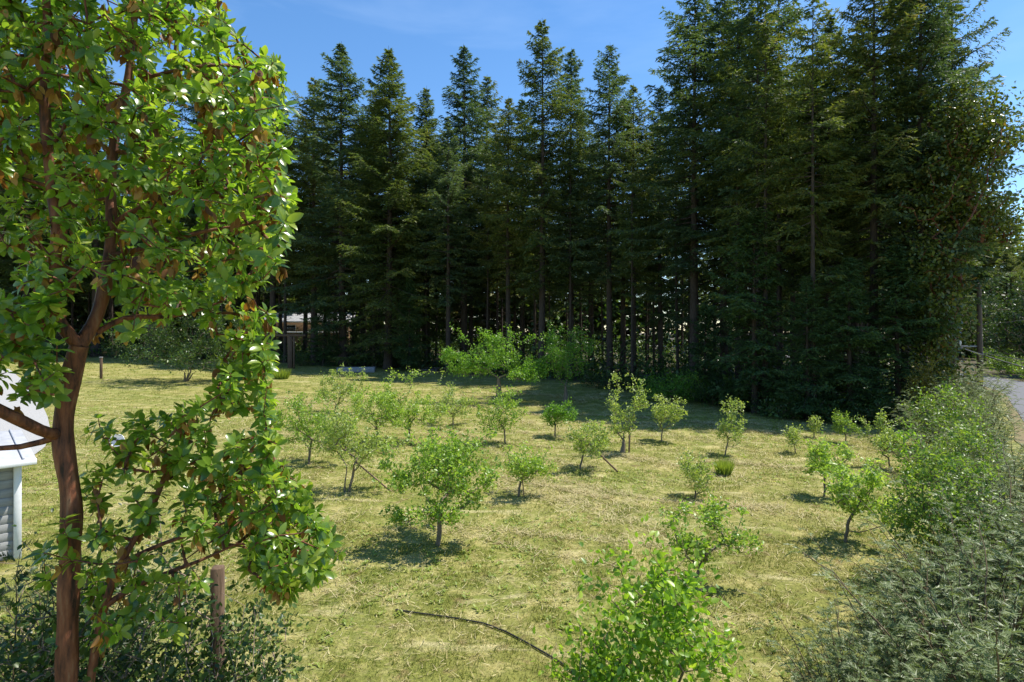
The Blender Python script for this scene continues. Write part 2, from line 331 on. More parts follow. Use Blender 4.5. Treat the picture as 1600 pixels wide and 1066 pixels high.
# ------------------------------------------------------------------ broad-leaved trees and shrubs
def skeleton(rng, stems, A, step=0.25, up=0.7, wob=0.06):
    """stems: list of polylines; A: points the branches reach. Returns branch paths with radii by the pipe model."""
    P = []; par = []; paths = []
    for s in stems:
        idx = []
        for k, p in enumerate(s):
            par.append(-1 if k == 0 else len(P) - 1); P.append(np.array(p, float)); idx.append(len(P) - 1)
        paths.append(idx)
    nst = len(P); root = np.array(P)
    A = np.asarray(A, float)
    order = np.argsort(np.min(np.linalg.norm(A[:, None] - root[None], axis=2), axis=1))
    arr = np.zeros((nst + len(A) * 40, 3)); arr[:nst] = root; n = nst
    low = np.array([False] * nst)
    tips = []
    for a in A[order]:
        d = arr[:n] - a; dist = np.linalg.norm(d, axis=1)
        cost = dist + up * np.maximum(0, d[:, 2] + 0.35 * dist)
        j = int(np.argmin(cost)); D = dist[j]
        k = min(30, max(1, int(D / step)))
        idx = [j]; p0 = arr[j].copy()
        bend = rng.normal(size=3) * D * 0.08; bend[2] += -D * 0.10
        for q in range(1, k + 1):
            t = q / k
            p = p0 + (a - p0) * t + bend * (4 * t * (1 - t)) * .5 + rng.normal(size=3) * wob * D / k * (q < k)
            arr[n] = p; par.append(idx[-1]); idx.append(n); n += 1
        paths.append(idx); tips.append(idx)
    cnt = np.zeros(n)
    for t in tips: cnt[t[-1]] += 1
    for i in range(n - 1, -1, -1):
        if par[i] >= 0: cnt[par[i]] += cnt[i]
    return arr[:n], paths, tips, np.maximum(cnt, 1)
def wood(mb, arr, paths, cnt, rtip, expo, nst, rbase=None, sides=5, rmax=None):
    rad = rtip * cnt ** expo
    if rmax: rad = np.minimum(rad, rmax)
    for k, idx in enumerate(paths):
        r = rad[idx].copy()
        if k >= nst and len(idx) > 1: r[0] = min(r[0], r[1] * 1.25)
        if k < nst and rbase is not None: r = np.maximum(r, np.linspace(rbase, rbase * .35, len(r)))
        mb.tube(arr[idx], r, sides + (3 if k < nst else 0))
def crown_points(rng, n, blobs):
    """blobs: (cx,cy,cz,rx,ry,rz) ellipsoids; points fill them, denser to the outside"""
    B = np.array(blobs, float); vol = B[:, 3] * B[:, 4] * B[:, 5]; k = rng.choice(len(B), n, p=vol ** .7 / (vol ** .7).sum())
    d = rdir(rng, n) * (rng.random((n, 1)) ** .42)
    return B[k, :3] + d * B[k, 3:]
def leaves_on(rng, arr, tips, per, size, spread, T, upb=0.6, along=0.7, center=None):
    pos = []; X = []
    for idx in tips:
        p = arr[idx]; m = len(idx)
        s = 1 - along * rng.random(per) ** 1.3; f = s * (m - 1); i = np.minimum(f.astype(int), m - 2 if m > 1 else 0); fr = (f - i)[:, None]
        q = p[i] * (1 - fr) + p[np.minimum(i + 1, m - 1)] * fr
        ax = unit((p[-1] - p[max(0, m - 3)])[None])[0]
        pos.append(q + rng.normal(size=(per, 3)) * spread); X.append(unit(ax * .6 + rng.normal(size=(per, 3)) * .8))
    pos = np.vstack(pos); X = np.vstack(X); n = len(pos)
    Z = unit(rng.normal(size=(n, 3)) * .55 + np.array([0, 0, upb]) + 0.15 * unit(pos - pos.mean(0)))
    sz = size * (0.65 + 0.7 * rng.random(n))
    clump = np.repeat(rng.random(len(tips)), per)
    rnd = np.clip(0.5 + .32 * (clump - .5) + .34 * rng.normal(size=n) * .6, 0, 1)
    return pos, X, Z, sz, rnd
def leaf_objects(root, name, T, mat, pos, X, Z, sz, rnd, k, loc):
    """the k leaves that show largest become parts of their own; returns the mask of the rest"""
    Wp = pos + np.array(loc); d = np.linalg.norm(Wp - np.array([0, 0, EYE]), axis=1)
    px = CX + FPX * Wp[:, 0] / Wp[:, 1]; py = HY + FPX * (EYE - Wp[:, 2]) / Wp[:, 1]
    sc_ = np.where((px > 5) & (px < 1595) & (py > 5) & (py < 1060), sz / d, 0)
    pick = np.argsort(-sc_)[:k]
    Xf, Yf, Zf = frames(X, Z); tints = 4
    mes = [mesh_data(name, T[0], T[1], mat, np.full(len(T[0]), (q + .5) / tints)) for q in range(tints)]
    for i in pick:
        o = link(name, mes[min(tints - 1, int(rnd[i] * tints))], root)
        B = np.eye(4); B[:3, 0] = Xf[i] * sz[i]; B[:3, 1] = Yf[i] * sz[i]; B[:3, 2] = Zf[i] * sz[i]; B[:3, 3] = pos[i]
        o.matrix_basis = Matrix(B.tolist())
    mask = np.ones(len(pos), bool); mask[pick] = False
    return mask
def broadleaf(name, label, cat, loc, blobs, n=70, per=22, leaf=.07, mat='apple', bark='applebark', rtip=.004, expo=.5, rbase=.03,
              stems=1, trunk_h=None, lean=(0, 0), T=TS, group=None, seed=1, spread=.07, shoots=0, obj_leaves=0, stem_spread=.15, sides=5, upb=.6, along=.7, step=.2, rmax=None, fol='crown'):
    rng = np.random.default_rng(seed); root = empty(name, loc); tag(root, label, cat, group)
    B = np.array(blobs, float); top = (B[:, 2] + B[:, 5]).max(); lo = (B[:, 2] - B[:, 5]).min()
    th = trunk_h if trunk_h is not None else max(.3, lo + .15)
    st = []
    for s in range(stems):
        a = 2 * math.pi * s / stems + rng.random(); sp = 0 if stems == 1 else stem_spread * (0.6 + .8 * rng.random()) * th
        e = np.array([lean[0] + math.cos(a) * sp, lean[1] + math.sin(a) * sp, th * (1 if stems == 1 else .8 + .4 * rng.random())])
        b = np.array([0, 0, -.08]) if stems == 1 else np.array([math.cos(a) * .06, math.sin(a) * .06, -.08])
        m = 6; st.append([b + (e - b) * q / (m - 1) + rng.normal(size=3) * .012 * th * (0 < q < m - 1) for q in range(m)])
    A = crown_points(rng, n, blobs)
    if shoots:
        S = crown_points(rng, shoots, blobs); S[:, 2] = S[:, 2] * .3 + top * .7 + rng.random(shoots) * .22 * (top - lo); A = np.vstack([A, S])
    arr, paths, tips, cnt = skeleton(rng, st, A, step=step)
    mb = MB(); wood(mb, arr, paths, cnt, rtip, expo, stems, rbase, sides, rmax); mb.build('trunk', M[bark], root, True)
    pos, X, Z, sz, rnd = leaves_on(rng, arr, tips, per, leaf, spread, T, upb, along)
    keep = np.ones(len(pos), bool)
    if obj_leaves: keep = leaf_objects(root, 'leaf', T, M[mat], pos, X, Z, sz, rnd, obj_leaves, loc)
    V, F, rr = leaf_cloud(T, pos[keep], X[keep], Z[keep], sz[keep], rnd[keep])
    c = link(fol, mesh_data(fol, V, F, M[mat], rr), root)
    if obj_leaves: c['kind'] = 'stuff'
    return root

# ------------------------------------------------------------------ conifers
def conifer_meshes(seed, H, cb, Rad, dens=1.0, mat='fir', sparse=0.0, droop=.25, side=None, r0=None, shard=1.0, dead=14, kk=7):
    """trunk and crown meshes of one conifer: H height, cb crown base, Rad longest bough"""
    rng = np.random.default_rng(seed); r0 = r0 or (.10 + H * .0085)
    mb = MB(); zs = np.linspace(-.3, H, 18); bow = rng.normal(size=2) * .12
    cx = bow[0] * np.sin(zs / H * 3) ; cyy = bow[1] * np.sin(zs / H * 2.4)
    rr = r0 * (1 - .97 * np.clip(zs / H, 0, 1)) * (1 + .35 * np.exp(-np.maximum(zs, 0) / .5))
    mb.tube(np.stack([cx, cyy, zs], 1), rr, 9)
    def centre(z): return np.array([np.interp(z, zs, cx), np.interp(z, zs, cyy), z])
    nb = int((H - cb) * 8.6 * dens); vs_, fs_, rs_ = [], [], []; off = 0
    ph = rng.random(4) * 6.28
    for b in range(nb):
        u = ((b + rng.random()) / nb) ** .8; z = cb + (H - cb) * (u * .985); az = b * 2.399 + rng.normal() * .5
        prof = (1 - math.exp(-3.3 * (1 - u))) * min(1, .72 + 1.2 * u) + .01
        Lb = Rad * prof * (.55 + .62 * rng.random() ** 1.2 + (.3 if rng.random() < .06 else 0)) * (1 + .22 * math.sin(az * 2 + ph[0] + z * .5) + .15 * math.sin(az + ph[1] - z * .33))
        if rng.random() < sparse: continue
        if side is not None and u < side and rng.random() < .5: Lb *= .5
        Lb = max(Lb, .22); e0 = -.20 + .72 * u ** 1.5 + rng.normal() * .13; dr = droop * (1 - u) * (.7 + .6 * rng.random())
        h = np.array([math.cos(az), math.sin(az), 0]); q = np.array([-h[1], h[0], 0]); c = centre(z)
        def at(s): s = np.asarray(s)[..., None]; return c + h * (s * Lb * math.cos(e0)) + np.array([0, 0, 1]) * (s * Lb * math.sin(e0) - dr * Lb * s ** 2 + (.55 * dr + .10) * Lb * s ** 3.5)
        ss = np.linspace(0, 1, 5); mb.tube(at(ss), np.linspace(.012 + .012 * Lb, .004, 5), 3, cap=False)
        m = max(3, int(Lb / .16)); s = np.concatenate([np.linspace(.16, .98, m)] * 2) + rng.normal(size=2 * m) * .02
        sg = np.concatenate([np.ones(m), -np.ones(m)]); P0 = at(s); bl = np.clip(.40 * Lb * np.maximum(1.03 - s, .01) ** .7 + .14, .14, 1.15) * (.7 + .6 * rng.random(2 * m))
        bd = unit(h * .62 + q * (sg * (.75 + .2 * rng.random(2 * m)))[:, None] + np.array([0, 0, 1]) * (-.22 + .25 * u + rng.normal(size=2 * m) * .15)[:, None])
        k = kk; t = np.tile((np.arange(k) + .4) / k, 2 * m); I = np.repeat(np.arange(2 * m), k); nn = len(I)
        base = P0[I] + bd[I] * (bl[I] * t)[:, None] + np.array([0, 0, -1]) * (.25 * bl[I] * t ** 2)[:, None]
        alt = np.where(np.arange(nn) % 2 == 0, 1., -1.)
        lat = unit(np.cross(bd[I], np.array([0, 0, 1.])))
        d = unit(bd[I] * .75 + lat * (alt * (.7 * (1 - t * .6)))[:, None] + rng.normal(size=(nn, 3)) * .28 + np.array([0, 0, -.16]))
        ln = (.16 + .15 * rng.random(nn)) * shard; wd = ln * (.16 + .08 * rng.random(nn))
        sd = unit(np.cross(d, rng.normal(size=(nn, 3)) * .6 + np.array([0, 0, 1])))
        V = np.stack([base - sd * wd[:, None], base + sd * wd[:, None], base + d * ln[:, None]], 1).reshape(-1, 3)
        vs_.append(V); fs_.append(np.arange(3 * nn).reshape(-1, 3) + off); off += 3 * nn
        tone = .42 + .3 * (rng.random() - .5); rs_.append(np.repeat(np.clip(tone + .28 * (s[I] - .5) + .18 * rng.normal(size=nn), 0, 1), 3))
    for k in range(dead):                                        # bare dead snags below the crown
        z = rng.uniform(max(1.5, cb * .25), max(2, cb)); az = rng.random() * 6.28; l = .4 + 1.5 * rng.random() * min(1, Rad / 3)
        p = centre(z); e = p + np.array([math.cos(az) * l, math.sin(az) * l, -.15 * l + .2 * rng.normal() * l])
        mb.tube([p, (p + e) / 2 + np.array([0, 0, .06]), e], [.022, .014, .005], 3, cap=False)
    return mb.data('trunk', M['firbark'], True), mesh_data('crown', np.vstack(vs_), np.vstack(fs_), M[mat], np.concatenate(rs_))
def put_conifer(name, label, meshes, loc, rz=0, s=1.0, group=None, cat='fir tree'):
    root = empty(name, loc, rz, s); tag(root, label, cat, group)
    link('trunk', meshes[0], root); link('crown', meshes[1], root)
    return root

# ------------------------------------------------------------------ feathery cedar shrubs
def cedar_meshes(seed, H, W, nst=22, fine=1.0, flen=.42, gap=.10, mat='cedar', whips=0):
    rng = np.random.default_rng(seed); mb = MB(); vs_, fs_, rs_ = [], [], []; off = 0
    for k in range(nst + whips):
        wh = k >= nst; az = rng.random() * 6.28; rr = W * 1.35 if wh else W * (.15 + .85 * math.sqrt(rng.random())); hh = H * (1 - .55 * (rr / W) ** 1.5) * (.75 + .35 * rng.random())
        if wh: hh = H * (.8 + .3 * rng.random())
        b = np.array([math.cos(az) * rr * .25, math.sin(az) * rr * .25, -.05]); e = np.array([math.cos(az) * rr, math.sin(az) * rr, hh])
        t = np.linspace(0, 1, 9)[:, None]; mid = np.array([b[0] * .6 + e[0] * .4, b[1] * .6 + e[1] * .4, hh * .72])
        P = (1 - t) ** 2 * b + 2 * t * (1 - t) * mid + t ** 2 * e; P += rng.normal(size=P.shape) * .015
        mb.tube(P, np.linspace(.016, .003, 9), 4, cap=False)
        Ls = np.linalg.norm(e - b); m = int(Ls / gap * (.4 if wh else .8)); s = .18 + .82 * np.linspace(0, 1, m)
        for q in range(m):
            f = s[q] * 8; i = min(int(f), 7); p = P[i] * (1 - (f - i)) + P[i + 1] * (f - i); ax = unit((P[i + 1] - P[i])[None])[0]
            a2 = q * 2.4 + rng.normal() * .5; o = np.array([math.cos(a2), math.sin(a2), .1]); d = unit((ax * .55 + o * .8)[None])[0]
            l = flen * (.55 + .6 * rng.random()) * (1.1 - .55 * s[q]); g = max(6, int(l / .022 * fine)); tt = np.repeat(np.linspace(.06, 1, g), 2)
            base = p + d * (l * tt)[:, None] + np.array([0, 0, -1]) * (.38 * l * tt ** 2)[:, None]
            lat = unit(np.cross(d, np.array([0, 0, 1.]) + rng.normal(size=3) * .35)[None])[0]; sg = np.tile([1., -1.], g)
            ld = unit(d * .85 + lat * (sg * .75)[:, None] + np.array([0, 0, -.22]) + rng.normal(size=(2 * g, 3)) * .16)
            ln = (.045 + .30 * l * (1.02 - tt) * (.25 + tt) * 1.2) * (.8 + .4 * rng.random(2 * g)); wd = .0042 + .05 * ln
            sd = unit(np.cross(ld, np.array([0, 0, 1.]) + rng.normal(size=(2 * g, 3)) * .5))
            V = np.stack([base - sd * wd[:, None], base + sd * wd[:, None], base + ld * ln[:, None]], 1).reshape(-1, 3)
            vs_.append(V); fs_.append(np.arange(6 * g).reshape(-1, 3) + off); off += 6 * g
            tone = .3 + .4 * rng.random() + .15 * (s[q] - .5); rs_.append(np.full(6 * g, 0) + np.repeat(np.clip(tone + .12 * rng.normal(size=2 * g), 0, 1), 3))
    return mb.data('stem', M['greentwig'], True), mesh_data('fronds', np.vstack(vs_), np.vstack(fs_), M[mat], np.concatenate(rs_))
def put_cedar(label, meshes, loc, rz=0, s=1.0, group='feathery cedar shrubs along the road'):
    root = empty('cedar_shrub', loc, rz, s); tag(root, label, 'shrub', group)
    link('stem', meshes[0], root); link('frond', meshes[1], root)['kind'] = 'stuff'
    return root

# ================================================================== THE SETTING
xs = np.concatenate([[-3000, -1500, -800, -400, -220, -140], np.linspace(-90, 90, 301), [140, 220, 400, 800, 1500, 3000]])
ys = np.concatenate([[-3000, -1200, -400, -150, -60, -25], np.linspace(-10, 110, 241), [140, 200, 300, 500, 900, 1700, 3500]])
GX, GY = np.meshgrid(xs, ys); GZ = terrain(GX, GY); nx = len(xs); ny = len(ys)
ii = (np.arange(ny - 1)[:, None] * nx + np.arange(nx - 1)[None]).ravel()
eo = edge_off(GX, GY) + 3.0 * (vnoise(GX, GY, 4, 8) - .5) + 1.0 * (vnoise(GX, GY, 1.1, 9) - .5)
forest = np.clip(eo / 2.0 + .3, 0, 1)
forest = np.maximum(forest, np.clip(1.6 - np.hypot((GX + 3.4) / 1.7, (GY - 4.6) / 1.6) + .8 * (vnoise(GX, GY, .9, 41) - .5), 0, 1))
g = link('ground', mesh_data('ground', np.stack([GX, GY, GZ], -1).reshape(-1, 3), np.stack([ii, ii + 1, ii + nx + 1, ii + nx], -1), M['ground'], forest.ravel(), True))
tag(g, 'mown dry meadow running back into brown forest floor', None, None, 'structure')

def strip(name, left, right, mat, label, dz):
    Lp, Rp = np.array(left, float), np.array(right, float); m = 6; V = []
    for a, b in zip(Lp, Rp):
        for t in np.linspace(0, 1, m): p = a + (b - a) * t; V.append((p[0], p[1], float(terrain(p[0], p[1])) + dz))
    F = [(i * m + j, i * m + j + 1, (i + 1) * m + j + 1, (i + 1) * m + j) for i in range(len(Lp) - 1) for j in range(m - 1)]
    o = link(name, mesh_data(name, np.array(V), np.array(F), mat, None, True)); return tag(o, label, None, None, 'structure')
sv = RS; RL = ROAD_C; RR = RL + 5.2 * ROAD_NN
jit = np.array([(vnoise(v, 3.3, 1.7, 21) - .5) * .5 for v in sv])
strip('road_shoulder', RL - (0.45 + jit)[:, None] * ROAD_NN, RR + 1.2 * ROAD_NN, M['shoulder'], 'brown gravel shoulder along the grey road', .035)
strip('road', RL + .1 * jit[:, None] * ROAD_NN, RR, M['asphalt'], 'grey asphalt road running away at the right', .055)
dp = [gpt(*p) for p in ((14, 577), (38, 596), (60, 622), (74, 650), (80, 676), (70, 700), (40, 722))]
DR = np.array([(p.x, p.y) for p in dp]); tt_ = np.linspace(0, len(DR) - 1, 30)
DR = np.stack([np.interp(tt_, range(len(dp)), DR[:, 0]), np.interp(tt_, range(len(dp)), DR[:, 1])], 1)
strip('driveway', DR + np.array([-14, -2.]), DR, M['gravel'], 'pale grey gravel driveway at the left edge', .03)

# ------------------------------------------------------------------ grass, straw and weeds of the meadow
rng = np.random.default_rng(5)
def scatter(n, d0, d1, px0=-150, px1=1750):
    d = np.sqrt(rng.uniform(d0 ** 2, d1 ** 2, n)); px = rng.uniform(px0, px1, n); x = (px - CX) / FPX * d
    ok = (edge_off(x, d) < .8 + 1.5 * rng.random(n)) & (road_s(x, d) < -0.8)
    dx = np.interp(d, DR[::-1, 1], DR[::-1, 0]); ok &= ~((x < dx) & (d > DR[:, 1].min()) & (d < DR[:, 1].max()))
    return x[ok], d[ok]
def blades(x, y, h, wd, lean):
    n = len(x); z = terrain(x, y); a = rng.random(n) * 6.283; b = rng.random(n) * 6.283
    s = np.stack([np.cos(a), np.sin(a), np.zeros(n)], 1) * (wd / 2)[:, None]
    p = np.stack([x, y, z - .005], 1); t = p + np.stack([np.cos(b) * lean * h, np.sin(b) * lean * h, h * np.sqrt(np.maximum(.05, 1 - lean ** 2))], 1)
    return np.stack([p - s, p + s, t], 1).reshape(-1, 3)
VV, RRn = [], []
for n, d0, d1, hh, ww in ((170000, 5.5, 13, .065, .011), (150000, 13, 24, .075, .017), (90000, 24, 42, .08, .028), (40000, 42, 70, .10, .06)):
    x, y = scatter(n, d0, d1); dn = vnoise(x, y, .55, 11) * .6 + vnoise(x, y, .2, 12) * .4
    k = rng.random(len(x)) < 2.2 * (dn - .18); x, y, dn = x[k], y[k], dn[k]; m = len(x)
    h = hh * (.45 + .9 * rng.random(m)) * (.35 + 1.5 * dn); VV.append(blades(x, y, h, ww * (.6 + .8 * rng.random(m)), .25 + .7 * rng.random(m)))
    RRn.append(np.repeat(np.clip(rng.random(m) * .75 + .35 * (1 - dn), 0, 1), 3))
V = np.vstack(VV)
tag(link('grass', mesh_data('grass', V, np.arange(len(V)).reshape(-1, 3), M['blade'], np.concatenate(RRn))), 'short dry mown grass covering the meadow', 'grass', None, 'stuff')
# raked lines of hay
VV, RRn = [], []
for r in range(60):
    d = math.sqrt(rng.uniform(7.5 ** 2, 38 ** 2)); px = rng.uniform(420, 1420); x0 = (px - CX) / FPX * d; a = -.5 + rng.normal() * .16
    l = 2 + 6 * rng.random(); m = int(l * (150 if d < 20 else 70) * (.5 + rng.random())); t = rng.random(m); cur = rng.normal() * .5
    sgm = (.07 + .16 * rng.random()) * (1 + vnoise(t * l, t * 0 + r, .7, 31)); nrm = rng.normal(size=m) * sgm + cur * (t - .5) ** 2 * l * .6
    x = x0 + math.cos(a) * (t - .5) * l - math.sin(a) * nrm; y = d + math.sin(a) * (t - .5) * l + math.cos(a) * nrm
    k = (edge_off(x, y) < -1) & (y > 5) & (road_s(x, y) < -4); x, y = x[k], y[k]; m = len(x)
    VV.append(blades(x, y, (.10 + .14 * rng.random(m)) * (1 + .02 * d), np.full(m, .006 + .0008 * d), .93 + .065 * rng.random(m))); RRn.append(np.repeat(rng.random(m), 3))
x, y = scatter(60000, 5.5, 28); k = vnoise(x, y, .7, 33) + .5 * vnoise(x, y, .25, 34) > .62; x, y = x[k], y[k]; m = len(x)
VV.append(blades(x, y, .08 + .12 * rng.random(m), .007 + .0009 * y, .9 + .09 * rng.random(m))); RRn.append(np.repeat(rng.random(m), 3))
V = np.vstack(VV); V[:, 2] += .02
tag(link('straw', mesh_data('straw', V, np.arange(len(V)).reshape(-1, 3), M['straw'], np.concatenate(RRn))), 'pale cut hay lying in raked lines on the meadow', 'hay', None, 'stuff')
x, y = scatter(12000, 5.5, 30); k = vnoise(x, y, 1.6, 14) > .52; x, y = x[k], y[k]; m = len(x); q = 7
X0 = np.repeat(x, q) + rng.normal(size=m * q) * .03; Y0 = np.repeat(y, q) + rng.normal(size=m * q) * .03; b = rng.random(m * q) * 6.283
pos = np.stack([X0, Y0, terrain(X0, Y0) + .015], 1); X = np.stack([np.cos(b), np.sin(b), .25 + .5 * rng.random(m * q)], 1)
V, F, rr = leaf_cloud(TS, pos, X, np.tile([0, 0, 1.], (m * q, 1)), .035 + .05 * rng.random(m * q), np.repeat(rng.random(m), q))
tag(link('low_weeds', mesh_data('low_weeds', V, F, M['weed'], rr)), 'flat green weed rosettes dotted through the dry grass', 'weeds', None, 'stuff')

# ================================================================== THE FOREST
FULL = [conifer_meshes(101, 30, 1.6, 5.4, 1.2, 'fir', .03, .36), conifer_meshes(102, 30, 3.5, 4.9, 1.1, 'firblue', .06, .30),
        conifer_meshes(103, 30, 2.6, 4.7, 1.15, 'fir', .05, .28)]
TALL = [conifer_meshes(111, 30, 7, 4.7, 1.05, 'fir', .10, .22, dead=30), conifer_meshes(112, 30, 9, 5.0, 1.0, 'firblue', .14, .25, dead=34),
        conifer_meshes(113, 30, 6, 4.4, 1.1, 'firblue', .10, .20, dead=26), conifer_meshes(114, 30, 10, 4.6, 1.0, 'fir', .16, .25, dead=34)]
BARE = [conifer_meshes(121, 28, 9, 3.4, .75, 'fir', .15, .2, dead=46, r0=.20, kk=6), conifer_meshes(122, 27, 11, 3.1, .75, 'firblue', .15, .2, dead=50, r0=.16, kk=6)]
YOUNG = conifer_meshes(131, 12, .5, 2.7, 1.6, 'firyoung', .02, .25, dead=0, shard=.9)
front = [  # photo x, tip y, distance, meshes, width factor, label
    (-60, 60, 66, TALL[1], 1.2, 'dark fir past the gravel driveway, furthest left of the forest'),
    (40, 90, 64, FULL[2], 1.1, 'dark fir seen through arbutus leaves straight above the gravel driveway'),
    (150, 70, 67, TALL[0], 1.2, 'dark fir hidden mostly behind the upper fork of the arbutus'),
    (235, 110, 63, TALL[2], 1.2, 'dark fir showing its trunk behind the multi-stemmed hazel-like bush'),
    (330, 80, 65, FULL[1], 1.1, 'dark fir rising behind the right half of the arbutus crown'),
    (425, 150, 63, TALL[3], 1.2, 'fir behind the right rim of the arbutus crown, above the wooden T frame'),
    (492, 120, 62, TALL[0], 1.1, 'open see-through fir left of the twin tips, touching the arbutus outline'),
    (536, 64, 58, FULL[1], 1.15, 'left one of the two close fir tips left of centre, ragged with sky gaps'),
    (606, 70, 55, FULL[0], 1.12, 'broad olive fir with boughs to the ground behind the raised bed'),
    (668, 134, 64, FULL[2], 1.0, 'short fir tip in the dip right of the broad olive fir'),
    (724, 68, 60, TALL[2], 1.0, 'dark spiky fir with bare left boughs near its tip, above the old apple tree'),
    (700, 190, 53, TALL[1], 1.0, 'fir standing just in front of the dark spiky fir'),
    (762, 116, 66, TALL[0], 1.0, 'small distant fir tip just right of the dark spiky fir'),
    (795, 150, 52, TALL[3], 1.0, 'fir with long bare trunk behind the right side of old apple tree'),
    (846, 28, 49, TALL[0], .95, 'tall pointed fir standing alone on the skyline at picture centre'),
    (893, 75, 52, TALL[2], .95, 'slim fir at the right shoulder of the tall centre fir'),
    (953, 66, 47, TALL[1], .95, 'dense blunt-topped fir between the centre fir and the giant twin'),
    (990, 130, 49, TALL[3], .95, 'fir leaning on the right flank of dense blunt-topped fir'),
    (1033, 132, 50, TALL[2], .9, 'small fir tip in the notch left of the giant twin firs'),
    (1085, -22, 40, TALL[1], 1.15, 'giant fir left of the twin, its ragged left boughs against the sky'),
    (1132, -30, 41, FULL[1], .95, 'giant fir right of the twin, its tip cut by the frame'),
    (1178, 150, 42, TALL[0], .9, 'fir filling the right flank of the giant twin'),
    (1204, 70, 48, TALL[2], .85, 'thin pointed fir alone in the sky gap right of the giant twin'),
    (1240, 150, 39, TALL[3], .9, 'fir under the sky gap, just right of the thin pointed fir'),
    (1296, 16, 35, FULL[2], .95, 'bright-tipped fir on the left shoulder of the tall right-hand group'),
    (1335, 60, 36, TALL[1], .9, 'fir wedged between bright-tipped fir and the tall dark trunk'),
    (1366, -95, 31, TALL[0], .95, 'tall dark fir with straight trunk in the right-hand group'),
    (1415, -60, 34, TALL[3], .9, 'fir behind the gap between the two tallest right-hand firs'),
    (1440, -120, 30.5, TALL[2], .95, 'tallest black fir at the right, above the roadside arbutus'),
    (1488, -40, 33, TALL[3], .85, 'last fir before the road, boughs jutting right into the sky'),
]
for k, (px, ty, d, ms, wf, lab) in enumerate(front):
    p = gd(px, d); Ht = EYE + (HY - ty) / FPX * d - p.z; s = Ht / 30
    put_conifer('fir_tree', lab, ms, p, k * 1.9 + .4, (s * wf * .96, s * wf * .96, s), 'firs along the forest edge')
young = [(1180, 322, 31.5, 'young fresh-green fir at the forest edge, pointed tip halfway up the picture', 1.0),
         (1262, 430, 29.5, 'low young fir left of the two shaded saplings', 1.0), (1100, 470, 37, 'low young fir behind the dark green shrub', .9),
         (1330, 400, 29, 'dark young fir behind the two shaded saplings', 1.1), (640, 430, 53.5, 'young fir under the broad olive fir', .8),
         (505, 440, 57, 'young fir between wooden T frame and raised bed', .9), (1405, 380, 29, 'young dark fir left of the yellowing bush', 1.1)]
for k, (px, ty, d, lab, wf) in enumerate(young):
    p = gd(px, d); s = (EYE + (HY - ty) / FPX * d - p.z) / 12
    put_conifer('young_fir', lab, YOUNG, p, k * 2.3, (s * wf, s * wf, s), 'young firs at the forest edge')
rng = np.random.default_rng(77); placed = [gd(f[0], f[2]) for f in front]; cnt_in = 0
for _ in range(4000):
    if cnt_in >= 150: break
    px = rng.uniform(-250, 1560); e = np.interp(px, EDGE_PX, EDGE_D); d = e + 1.5 + 34 * rng.random() ** 1.3; x = (px - CX) / FPX * d
    if road_s(x, d) > -4.5 or (px < 600 and 84 < d < 98 and px > 330): continue
    if min((x - q.x) ** 2 + (d - q.y) ** 2 for q in placed) < 2.4 ** 2: continue
    p = Vector((x, d, tz(x, d))); placed.append(p); s = .78 + .3 * rng.random()
    top = HY - FPX * (28 * s + p.z - EYE) / d
    if px < 1050 and top < 150: s *= .82
    put_conifer('forest_fir', 'slender bare-trunked conifer standing in the shade behind the forest edge', BARE[cnt_in % 2] if rng.random() < .75 else TALL[cnt_in % 4], p, rng.random() * 6.28,
                (s * .95, s * .95, s), 'conifers inside the forest'); cnt_in += 1
# far wood: one mass that nobody could count
low_t, low_c = conifer_meshes(141, 24, 1.5, 5.0, .17, 'fir', .0, .25, dead=0, shard=4.3, kk=2)
n = len(low_c.vertices); LV = np.empty(n * 3, np.float32); low_c.vertices.foreach_get('co', LV); LV = LV.reshape(-1, 3)
LR = np.empty(n, np.float32); low_c.attributes['rnd'].data.foreach_get('value', LR)
VV, RRn = [], []
for k in range(330):
    px = -400 + (k * 37 % 330) * 7.6 + rng.normal() * 4; d = rng.uniform(97, 135) if k % 3 else rng.uniform(97, 106); x = (px - CX) / FPX * d
    if -5 < road_s(x, d) < 9: continue
    a = rng.random() * 6.28; s = .75 + .35 * rng.random(); c_, s_ = math.cos(a), math.sin(a); RM = np.array([[c_, -s_, 0], [s_, c_, 0], [0, 0, 1]])
    VV.append(LV @ RM.T * np.array([s * 1.15, s * 1.15, s]) + np.array([x, d, tz(x, d)])); RRn.append(np.clip(LR + .3 * (rng.random() - .5), 0, 1))
V = np.vstack(VV)
tag(link('far_forest', mesh_data('far_forest', V, np.arange(len(V)).reshape(-1, 3), M['fir'], np.concatenate(RRn))), 'far conifer wood seen between the trunks as one dark mass', 'forest', None, 'stuff')
bpy.data.meshes.remove(low_t); bpy.data.meshes.remove(low_c)

n = 2600; px = rng.uniform(-350, 1650, n); d = np.interp(px, EDGE_PX, EDGE_D) + 1.5 + 44 * rng.random(n) ** 1.2; x = (px - CX) / FPX * d; k = road_s(x, d) < -3.5
x, d = x[k], d[k]; hgt = .5 + 3.2 * rng.random(len(x)) ** 2; q = 30; X0 = np.repeat(x, q) + rng.normal(size=len(x) * q) * .8; Y0 = np.repeat(d, q) + rng.normal(size=len(x) * q) * .8
pos = np.stack([X0, Y0, terrain(X0, Y0) + np.repeat(hgt, q) * rng.random(len(X0))], 1)
V, F, rr = leaf_cloud(TS, pos, rng.normal(size=pos.shape), rng.normal(size=pos.shape) * .5 + np.array([0, 0, .8]), .22 + .25 * rng.random(len(pos)), np.repeat(rng.random(len(x)), q))
n = 9000; px = rng.uniform(-500, 2200, n); d = rng.uniform(93, 112, n); x = (px - CX) / FPX * d; k = (road_s(x, d) < -3) | (road_s(x, d) > 8); x, d = x[k], d[k]; q = 4
